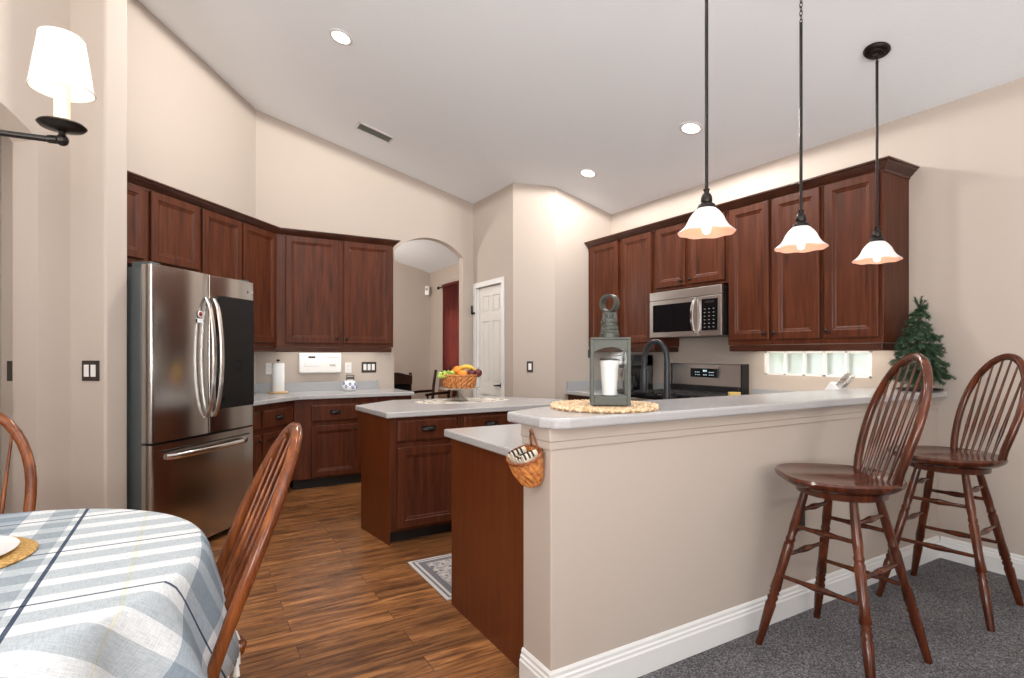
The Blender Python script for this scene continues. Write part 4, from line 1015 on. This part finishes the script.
se = thing('motion_sensor', 'small white motion sensor high in the far room corner', 'sensor', (3.27, 8.28, 2.30), radians(-45))
MB().extr(rrect(-.035, .035, -.07, .07, .012), -.03, .03).build('case', 'plastic', se, bevel=.004)
MB().extr(rrect(-.022, .022, .0, .05, .01), -.036, -.028).build('lens', 'ventgrey', se)

# ------------------------------------------------------------------ items on the back worktop
WZ = .8955
th_ = thing('paper_towel_holder', 'pale wooden paper towel holder on the back worktop', 'holder', (.745, 5.87, WZ))
MB().lathe([(.090, 0), (.095, .004), (.095, .014), (.088, .019), (.001, .019)], n=32).build('base', 'lightwood', th_, smooth=40)
MB().tube([(0, 0, .018), (0, 0, .315)], .007).build('rod', 'lightwood', th_)
MB().lathe([(.008, .315), (.016, .320), (.016, .332), (.006, .336)], n=16).build('finial', 'bronze', th_, smooth=40)
rl = thing('paper_towel_roll', 'white roll of paper towel on the pale wooden holder', 'paper towel', (.745, 5.87, WZ+.0195))
MB().lathe([(.020, 0), (.056, 0), (.058, .004), (.058, .276), (.056, .28), (.020, .28)], n=36, cap=False).build('paper', 'paper', rl, smooth=40)
j = thing('sugar_bowl', 'white ceramic pot with blue flowers on the back worktop', 'pot', (1.447, 5.88, WZ))
MB().lathe([(.045, 0), (.066, .012), (.076, .05), (.070, .085), (.050, .105), (.050, .112), (.046, .112), (.046, .10), (.001, .095)], n=32).build('pot', 'porcelain', j, smooth=50)
MB().tube([(-.035, -.02, .10), (-.037, -.022, .165), (.040, -.022, .165), (.038, -.02, .10)], .006).box(-.03, .035, -.026, -.018, .125, .150).build('wire_rack', 'zinc', j, smooth=40)
for a, z in ((-2.3, .05), (-1.75, .075), (-1.4, .04), (-.95, .07), (-.5, .045), (-2.75, .08)):
    b = MB(); r = .074 if z < .07 else .0715
    for q in range(5):
        aa = a + .13*cos(2*pi*q/5)
        b.ball((r*cos(aa), r*sin(aa), z + .012*sin(2*pi*q/5)), .0065, 8, 5)
    b.build('flower', 'blue', j, smooth=50)

# ------------------------------------------------------------------ island setting
rn = thing('lace_runner', 'cream oval embroidered runner on the island worktop', 'table runner', (1.95, 4.13, WZ), radians(-5))
b = MB(); nn = 96
b.prism([((.40+.012*cos(24*2*pi*k/nn))*cos(2*pi*k/nn), (.20+.012*cos(24*2*pi*k/nn))*sin(2*pi*k/nn)) for k in range(nn)], 0, .003); b.build('cloth', 'linen', rn)
for k in range(14):
    a = 2*pi*k/14
    b = MB(); cx_, cy_ = .345*cos(a), .155*sin(a)
    for q in range(3): b.lathe([(.001, .004), (.010, .004), (.010, .0028)], (cx_ + .014*cos(q*2.1+k), cy_ + .014*sin(q*2.1+k), 0), 8)
    b.build('embroidered_flower', ('thread_red', 'thread_green', 'thread_brown')[k % 3], rn)
cs = thing('cake_stand', 'clear glass cake stand carrying the fruit basket', 'cake stand', (1.905, 4.12, WZ+.0032))
MB().lathe([(.075, 0), (.078, .004), (.060, .014), (.035, .035), (.018, .062), (.016, .082), (.030, .095)], n=32).build('pedestal', 'glassware', cs, smooth=50)
MB().lathe([(.001, .095), (.03, .095), (.15, .100), (.165, .112), (.168, .112), (.155, .096), (.03, .090)], n=40, cap=False).build('plate', 'glassware', cs, smooth=50)
def basket_mesh(b, prof, n=48, cx=0, cy=0, z0=0, sy=1.0, rows=None, half=False):
    rings = []
    for i, (r, z) in enumerate(prof):
        rings.append([(cx + (r + .003*(1 if ((k + i) % 2) else -1))*cos(2*pi*k/n), cy + sy*(r + .003*(1 if ((k + i) % 2) else -1))*sin(2*pi*k/n), z0 + z) for k in range(n)])
    inner = [[(cx + (prof[i][0]-.008)*cos(2*pi*k/n), cy + sy*(prof[i][0]-.008)*sin(2*pi*k/n), z0 + max(prof[i][1], .006)) for k in range(n)] for i in range(len(prof)-1, -1, -1)]
    b.rings(rings + inner); return b
fb = thing('fruit_basket', 'round orange wicker basket on the cake stand', 'basket', (1.905, 4.12, WZ+.1045))
basket_mesh(MB(), [(.125, .0), (.130, .018), (.134, .036), (.138, .054), (.142, .072), (.145, .09), (.148, .108)], 40).build('weave', 'basket', fb)
MB().tube([(.149*cos(t), .149*sin(t), .112) for t in [2*pi*q/40 for q in range(40)]], .007, 8, closed=True).build('rim', 'basket', fb, smooth=50)
b = MB()
for k in range(20):
    t = 2*pi*k/20; b.tube([(.127*cos(t), .127*sin(t), .004), (.1465*cos(t), .1465*sin(t), .108)], .0035, 6)
b.build('stakes', 'basketd', fb, smooth=50)
FX, FY, FZ = 1.905, 4.12, WZ+.1045
rv = Vector((cos(radians(-30.3)), sin(radians(-30.3)), 0)); fv = Vector((rv.y*-1, rv.x, 0))
def fpos(a, d, z): p = Vector((FX, FY, FZ+z)) + rv*a + fv*d; return p
g = thing('grape_bunch', 'bunch of pale green grapes at the left of the fruit basket', 'grapes', fpos(-.09, -.07, .10))
b = MB(); rr = random.Random(5)
for k in range(46):
    q = rv*rr.uniform(-.065, .05) + fv*rr.uniform(-.04, .05)
    b.ball(q + Vector((0, 0, rr.uniform(-.005, .062)*(1-abs(q.length)/.12))), .0135, 10, 7)
b.build('grapes', 'grape', g, smooth=60)
MB().tube([(0, 0, .05), (.01, 0, .075), (.03, .01, .085)], .003).build('stem', 'bark', g)
for a, d, z, lab in ((-.015, .0, .145, 'large orange on top of the fruit basket'), (.035, -.06, .115, 'orange at the front of the fruit basket, below the banana'), (-.04, .07, .12, 'orange at the back of the fruit basket')):
    o = thing('orange', lab, 'orange', fpos(a, d, z), 0, 'oranges in the basket')
    MB().ball((0, 0, 0), .043, 24, 14, .95).build('peel', 'orange', o, smooth=60)
    MB().lathe([(.005, .040), (.004, .044), (.001, .044)], n=8).build('stem', 'bark', o)
bn = thing('banana', 'yellow banana lying over the fruit basket', 'banana', fpos(.07, -.02, .155))
pp = [rv*(-.08+.16*t) + Vector((0, 0, .035*sin(pi*t) - .02*t)) for t in [k/10 for k in range(11)]]
MB().tube(pp, [.006, .013, .017, .019, .019, .019, .019, .018, .015, .010, .005], 10).build('peel', 'banana', bn, smooth=60)
MB().tube([pp[0], pp[0] - rv*.02], [.006, .005], 8).build('stem', 'bark', bn)
for a, d, z, r, lab in ((.10, .03, .125, .038, 'dark red plum behind the banana'), (.105, -.055, .125, .036, 'dark red plum at the right front of the basket'), (.155, -.01, .128, .034, 'dark red plum resting on the right rim of the basket')):
    o = thing('plum', lab, 'plum', fpos(a, d, z), 0, 'dark plums in the basket')
    MB().ball((0, 0, 0), r, 20, 12).build('skin', 'plum', o, smooth=60)
    MB().tube([(0, 0, r*.95), (.004, 0, r+.014)], .002, 6).build('stem', 'bark', o)

# ------------------------------------------------------------------ bar top items
BT = 1.0535
mt = thing('woven_mat', 'round braided jute mat under the lantern on the bar', 'mat', (1.508, 1.81, BT))
for k in range(5):
    r = .04 + .042*k; m = 16 + 12*k; b = MB()
    for s_ in (0, pi):
        b.tube([((r + .011*sin(m/2*2*pi*q/(m*4) + s_))*cos(2*pi*q/(m*4)), (r + .011*sin(m/2*2*pi*q/(m*4) + s_))*sin(2*pi*q/(m*4)), .009 + .004*cos(m*2*pi*q/(m*4)+s_)) for q in range(m*4)], .0085, 6, closed=True)
    b.build('braid', 'jute', mt, smooth=60)
MB().lathe([(.001, 0), (.20, 0), (.20, .005), (.001, .005)], n=40).build('backing', 'jute', mt)
LZ = BT + .0225
la = thing('lantern', 'grey galvanised metal lantern with glass sides on the jute mat', 'lantern', (1.486, 1.748, LZ), radians(-37))
hw = .072; LH = .262
MB().box(-hw, hw, -hw, hw, 0, .035).build('base', 'zinc', la, bevel=.003)
for sx in (-1, 1):
    for sy in (-1, 1): MB().box(sx*hw-.007, sx*hw+.007, sy*hw-.007, sy*hw+.007, 0, LH+.008).build('corner_post', 'zinc', la, bevel=.002)
b = MB(); n_ = 14
for rot in range(4):
    b.M = Matrix.Rotation(pi/2*rot, 4, 'Z')
    b.extr([(hw*(-1+2*k/n_), LH-.052+.024*sin(pi*k/n_)) for k in range(n_+1)] + [(hw, LH), (-hw, LH)], -hw-.003, -hw+.003)
b.build('arched_header', 'zinc', la)
b = MB()
for rot in range(4):
    b.M = Matrix.Rotation(pi/2*rot, 4, 'Z'); b.box(-hw+.006, hw-.006, -hw+.004, -hw+.006, .035, LH-.02)
b.build('glass_panes', 'glass', la)
MB().box(-hw-.008, hw+.008, -hw-.008, hw+.008, LH, LH+.010).build('roof_plate', 'zinc', la, bevel=.003)
b = MB()
b.lathe([(.040, LH+.010), (.040, LH+.028), (.033, LH+.032), (.033, LH+.085), (.024, LH+.092), (.024, LH+.112), (.0005, LH+.116)], n=24)
for k in range(24):
    t = 2*pi*k/24; b.tube([(.035*cos(t), .035*sin(t), LH+.03), (.026*cos(t), .026*sin(t), LH+.115)], .0022, 5)
for z in (.045, .06, .075): b.tube([(.035*cos(t), .035*sin(t), LH+z) for t in [2*pi*q/24 for q in range(24)]], .002, 5, closed=True)
b.build('chimney', 'zinc', la, smooth=40)
b = MB(); rings = []
for q in range(28):
    t = 2*pi*q/28; c, s_ = cos(t), sin(t)
    rings.append([((.036+d)*c*.78 + e*.62, e*.78 - (.036+d)*c*.62, LH+.152+(.034+d)*s_) for d, e in ((-.004, -.016), (.004, -.016), (.004, .016), (-.004, .016))])
b.rings(rings, closed=True); b.build('ring_handle', 'zinc', la, smooth=50)
MB().box(-hw-.016, -hw-.006, -.012, .012, .19, .225).build('door_latch', 'black', la, bevel=.003)
cd = thing('candle', 'white tapered cup candle with a dark rim inside the lantern', 'candle', (1.486, 1.748, LZ+.0355), radians(-37))
MB().lathe([(.024, 0), (.029, .003), (.038, .148), (.035, .150), (.033, .140), (.001, .138)], n=32).build('cup', 'wax', cd, smooth=40)
MB().lathe([(.0385, .144), (.0392, .146), (.0392, .152), (.036, .153), (.036, .146)], n=32, cap=False).build('dark_rim', 'black', cd, smooth=40)
MB().tube([(0, 0, .137), (0, .001, .147)], .0012, 5).build('wick', 'black', cd)
# hanging basket on the bar end
hb = thing('wall_basket', 'small orange wicker wall basket hung on the end of the bar', 'basket', (BX0-.012, 1.735, .80), radians(-90))
b = MB(); n_ = 32; rings = []
prof = [(.30, .0), (.60, .014), (.80, .04), (.92, .068), (1.0, .095), (1.04, .12)]
TILT = Matrix.Translation((0, 0, .18)) @ Matrix.Rotation(radians(17), 4, 'X') @ Matrix.Translation((0, 0, -.18))
def hb_ring(s_, z, off, i):
    out = []
    for k in range(n_):
        a = 2*pi*k/n_; w = off + .0022*(1 if (k+i) % 2 else -1)
        x = (.085*s_ + w)*cos(a); y = -(.055*s_ + w)*sin(a) - .062
        zz = z - .022*(s_ > .85)*sin(a)*.6
        out.append((x, y, zz))
    return out
rings = [hb_ring(s_, z, 0, i) for i, (s_, z) in enumerate(prof)] + [hb_ring(s_*.9, max(z, .008), -.001, 0) for s_, z in prof[::-1]]
b.M = TILT; b.rings(rings); b.build('weave', 'basket', hb)
b = at(TILT); rr_ = hb_ring(1.02, .122, 0, 0); b.tube(rr_, .006, 8, closed=True); b.build('rim', 'basketd', hb, smooth=50)
at(TILT).tube([(-.028, -.012, .115), (-.014, -.010, .17), (0, -.006, .205), (.014, -.010, .17), (.028, -.012, .115)], .0045, 8, .5).build('handle', 'basketd', hb, smooth=50)
hk = thing('wall_hook', 'small metal hook holding the wicker wall basket', 'hook', (BX0-.002, 1.735, .985), radians(-90))
MB().box(-.012, .012, -.004, .001, -.02, .03).tube([(0, -.004, .0), (0, -.024, -.004), (0, -.028, .012)], .003).build('hook', 'zinc', hk, smooth=40)
nk = thing('napkin', 'folded cream and black striped cloth in the wicker wall basket', 'napkin', (BX0-.012, 1.735, .80), radians(-90))
for k in range(5):
    b = at(TILT); x0 = -.056+.026*k; h_ = .112 + .012*sin(k*1.9)
    pts = [(x0 + .011*cos(pi*q/8), h_ + .020*sin(pi*q/8)) for q in range(9)]
    b.extr([(x0+.011, .06), *pts, (x0-.011, .06)], -.098, -.035); b.build('fold', 'napkin', nk, smooth=40, bevel=.002)
    b = at(TILT)
    for yy in (-.090, -.072, -.056): b.tube([(p[0] + .0008*(1 if i > 4 else -1), yy, p[1]+.0015) for i, p in enumerate(pts)], .0042, 6)
    b.build('black_stripe', 'darkthread', nk, smooth=40)
# little fir tree and tray
ty = thing('tray', 'round black tray under the small fir tree', 'tray', (3.918, 1.672, BT))
MB().lathe([(.001, 0), (.10, 0), (.115, .004), (.122, .014), (.119, .016), (.108, .008), (.001, .006)], n=36).build('dish', 'black', ty, smooth=40)
tr = thing('fir_tree', 'small artificial green fir tree at the wall end of the bar', 'plant', (3.918, 1.672, BT+.0065))
MB().lathe([(.038, 0), (.042, .01), (.040, .05), (.034, .055), (.001, .055)], n=20).build('base', 'bark', tr, smooth=40)
MB().turned((0, 0, .05), (0, 0, .535), [(0, .013), (.5, .008), (1, .003)], 8).build('trunk', 'bark', tr)
rr = random.Random(11)
def spray(b, p, q, ln):
    d = (q-p); L_ = d.length; d.normalize()
    b.tube([p, p.lerp(q, .5) + Vector((0, 0, .008)), q], [.003, .0022, .0012], 5)
    u = d.orthogonal().normalized(); w = d.cross(u); m = max(8, int(L_/.0042))
    for i in range(m):
        t = (i+.5)/m; c = p.lerp(q, t) + Vector((0, 0, .008*(1-abs(2*t-1))))
        for s_ in range(4):
            a = rr.uniform(0, 2*pi); dr = (u*cos(a) + w*sin(a) + d*.8).normalized(); e = c + dr*ln*rr.uniform(.7, 1.2)
            sd = dr.cross(d).normalized()*.0026
            b.f([b.v(c-sd), b.v(c+sd), b.v(e)])
for z, rad_, cnt in ((.11, .160, 12), (.145, .158, 12), (.19, .148, 12), (.235, .14, 11), (.28, .125, 11), (.325, .11, 10), (.37, .09, 9), (.415, .075, 8), (.46, .06, 7), (.505, .042, 6)):
    a0_ = rr.uniform(0, 6)
    for k in range(cnt):
        a = a0_ + 2*pi*k/cnt + rr.uniform(-.2, .2); r = rad_*rr.uniform(.85, 1.1); r = min(r, .142/max(.2, cos(a))) if cos(a) > .3 else r
        p = Vector((0, 0, z)); q = Vector((r*cos(a), r*sin(a), z + rr.uniform(-.04, .03) - .2*r))
        b = MB(); spray(b, p, q, .026)
        for s_ in (-1, 1):
            m_ = p.lerp(q, .55); dd_ = (q-p).normalized(); sv = Vector((-dd_.y, dd_.x, 0))*s_
            spray(b, m_, m_ + (dd_*.6 + sv*.6 + Vector((0, 0, -.15)))*r*.5, .021)
            pass
        b.build('branch', 'leaf', tr)
for k in range(5):
    b = MB(); spray(b, Vector((0, 0, .50)), Vector((.03*cos(k*1.3), .03*sin(k*1.3), .555 + .02*(k % 2))), .020); b.build('branch', 'leaf', tr)

# ------------------------------------------------------------------ items on the right worktops
cm = thing('coffee_maker', 'black coffee maker left of the range behind the lantern', 'coffee maker', (3.74, 4.02, WZ), R90)
MB().box(-.105, .105, -.13, .14, 0, .035).box(-.105, .105, .03, .14, .035, .38).box(-.105, .105, -.13, .14, .27, .385).build('housing', 'black', cm, bevel=.010)
MB().lathe([(.062, .037), (.074, .05), (.076, .12), (.055, .17), (.058, .19), (.0005, .192)], (0, -.055, 0), 28).build('carafe', 'blackglass', cm, smooth=40)
MB().box(-.107, -.04, -.133, -.12, .285, .37).build('steel_trim', 'steel', cm, bevel=.003)
MB().tube([(.055, -.105, .07), (.07, -.155, .08), (.07, -.155, .15), (.05, -.11, .165)], .008).build('carafe_handle', 'black', cm, smooth=50)
bl = thing('stick_blender', 'slim metal stick blender standing left of the range, seen through the lantern', 'blender', (3.9, 4.40, WZ))
MB().lathe([(.05, 0), (.05, .016), (.012, .022)], n=20).build('stand', 'black', bl, smooth=40)
MB().tube([(0, 0, .015), (0, 0, .13), (0, 0, .15), (0, 0, .23)], [.010, .010, .016, .017], 12).build('shaft', 'chrome', bl, smooth=50)
kb = thing('knife_block', 'pale knife block with steel handled knives below the glass blocks', 'knife block', (3.80, 2.155, WZ), R90)
b = MB(); pp = [(-.05, 0), (.075, 0), (.105, .13), (.02, .20), (-.035, .12)]
b.extr(pp, -.045, .045); b.build('block', 'porcelain', kb, bevel=.006)
for i, (a_, c_) in enumerate(((-.025, .0), (.0, .0), (.025, .0), (-.012, .03), (.014, .03))):
    p0 = Vector((.05 + c_*.9, a_, .175 - c_*.75)); dv = Vector((.64, 0, .77)).normalized()
    k = MB().tube([p0 - dv*.01, p0 + dv*.03, p0 + dv*.09, p0 + dv*.115], [.008, .008, .009, .006], 10, .7).build('knife_handle', 'chrome', kb, smooth=50)
    MB().ball(p0 + dv*.06 + Vector((0, -.006, 0)), .003, 8, 5).ball(p0 + dv*.085 + Vector((0, -.006, 0)), .003, 8, 5).build('rivet', 'black', k, smooth=50)
sr = thing('spoon_rest', 'small yellow glazed spoon rest beside the range', 'spoon rest', (3.72, 2.87, WZ))
MB().lathe([(.022, 0), (.036, .02), (.045, .06), (.048, .085), (.045, .085), (.034, .03), (.001, .012)], n=24).build('bowl', 'lemon', sr, smooth=50)
# rug
rg = thing('kitchen_rug', 'grey and cream patterned runner rug between island and peninsula', 'rug', (1.145, 2.63, .0005))
MB().box(.0, 1.6, .0, .60, 0, .007).build('binding', 'rugedge', rg, bevel=.002)
MB().box(.02, 1.58, .02, .58, .001, .0078).build('border_stripe', 'rugdark', rg)
MB().box(.032, 1.568, .032, .568, .001, .0084).build('border', 'rugedge', rg)
MB().box(.048, 1.552, .048, .552, .001, .009).build('inner_stripe', 'rugdark', rg)
MB().box(.085, 1.515, .085, .515, .001, .0096).build('field', 'rug', rg)

# ------------------------------------------------------------------ den furniture seen through the arch
cr = thing('curtain_rod', 'bronze curtain rod over the red curtain', 'curtain rod', (3.28, 0, 2.30))
MB().tube([(0, 6.35, 0), (0, 7.83, 0)], .010).build('rod', 'bronze', cr, smooth=50)
for y in (6.33, 7.85): MB().ball((0, y, 0), .024).build('finial', 'bronze', cr, smooth=60)
MB().box(-.005, .06, 7.74, 7.755, -.01, .01).box(-.005, .06, 6.45, 6.465, -.01, .01).build('bracket', 'bronze', cr)
cu = thing('curtain', 'dark red curtain glowing at the window of the far room', 'curtain', (3.28, 0, 0))
b = MB(); n_ = 90; 
top = [(.016*sin(2*pi*k/7.5), 6.40 + 1.28*k/n_) for k in range(n_+1)]
A_ = [b.v((x, y, .03)) for x, y in top]; B_ = [b.v((x, y, 1.2)) for x, y in top]; C_ = [b.v((x*.8, y, 2.29)) for x, y in top]
for i in range(n_): b.f([A_[i], A_[i+1], B_[i+1], B_[i]]); b.f([B_[i], B_[i+1], C_[i+1], C_[i]])
o = b.build('drape', 'curtain', cu, smooth=60); so = o.modifiers.new('solid', 'SOLIDIFY'); so.thickness = .002
MB().box(-.022, .022, 6.40, 7.68, 2.29, 2.33).build('heading', 'curtain', cu, bevel=.004)
def den_chair(loc, rz, label, padmat):
    c = thing('dining_chair', label, 'chair', loc, rz, None)
    MB().box(-.23, .23, -.2, .24, .42, .47).build('seat', padmat, c, bevel=.02)
    for sx in (-1, 1):
        MB().turned((sx*.20, .2, .42), (sx*.20, .2, 0), [(0, .024), (.5, .02), (1, .016)], 8).build('leg', 'mahog', c, smooth=50)
        MB().tube([(sx*.205, -.22, 0), (sx*.205, -.20, .45), (sx*.205, -.23, .8), (sx*.205, -.27, 1.05)], [.018, .024, .022, .02], 8).build('leg', 'mahog', c, smooth=50)
    b = MB(); n_ = 16; b.M = Matrix.Translation((0, -.25, 0)) @ Matrix.Rotation(radians(7), 4, 'X')
    b.extr([(-.21, .92)] + [(.21, .92)] + [(.21 - .42*k/n_, 1.02 + .045*sin(pi*k/n_)**2 + .012*abs(cos(pi*k/n_))) for k in range(n_+1)], -.02, .02); b.build('crest_rail', 'mahog', c, bevel=.006)
    b = MB(); b.M = Matrix.Translation((0, -.235, 0)) @ Matrix.Rotation(radians(6), 4, 'X'); b.box(-.185, .185, -.012, .014, .50, .93); b.build('back_panel', padmat, c, bevel=.008)
    return c
den_chair((2.24, 6.95, 0), radians(-10), 'black backed dark wooden chair at the left in the far room', 'blackpad')
dcn = den_chair((2.93, 7.42, 0), radians(100), 'brown cane backed armchair in the far room beside the red curtain', 'cane')
for sx in (-1, 1): MB().tube([(sx*.225, -.22, .74), (sx*.25, 0, .735), (sx*.25, .18, .72)], .020, 8).tube([(sx*.245, .15, .72), (sx*.22, .12, .46)], .014, 8).build('armrest', 'mahog', dcn, smooth=50)

# ------------------------------------------------------------------ lamps of the kitchen, added lights for den and hall
area('under_cabinet_light', (3.93, 2.38, 1.345), (0, 0, 0), .12, 1.0, 3.0, (1, .9, .78))
area('under_cabinet_light', (1.3, 5.9, 1.345), (0, 0, 0), 1.0, .12, 2.5, (1, .95, .88))
point('den_fill_light', (1.3, 7.3, 2.3), 60, (1, .94, .88), .15)  # bare light added to brighten the den, no fitting there
point('hall_fill_light', S(-3.1, .12, 2.2), 3, (1, .94, .88), .1)  # bare light added behind the left arch, without a fitting
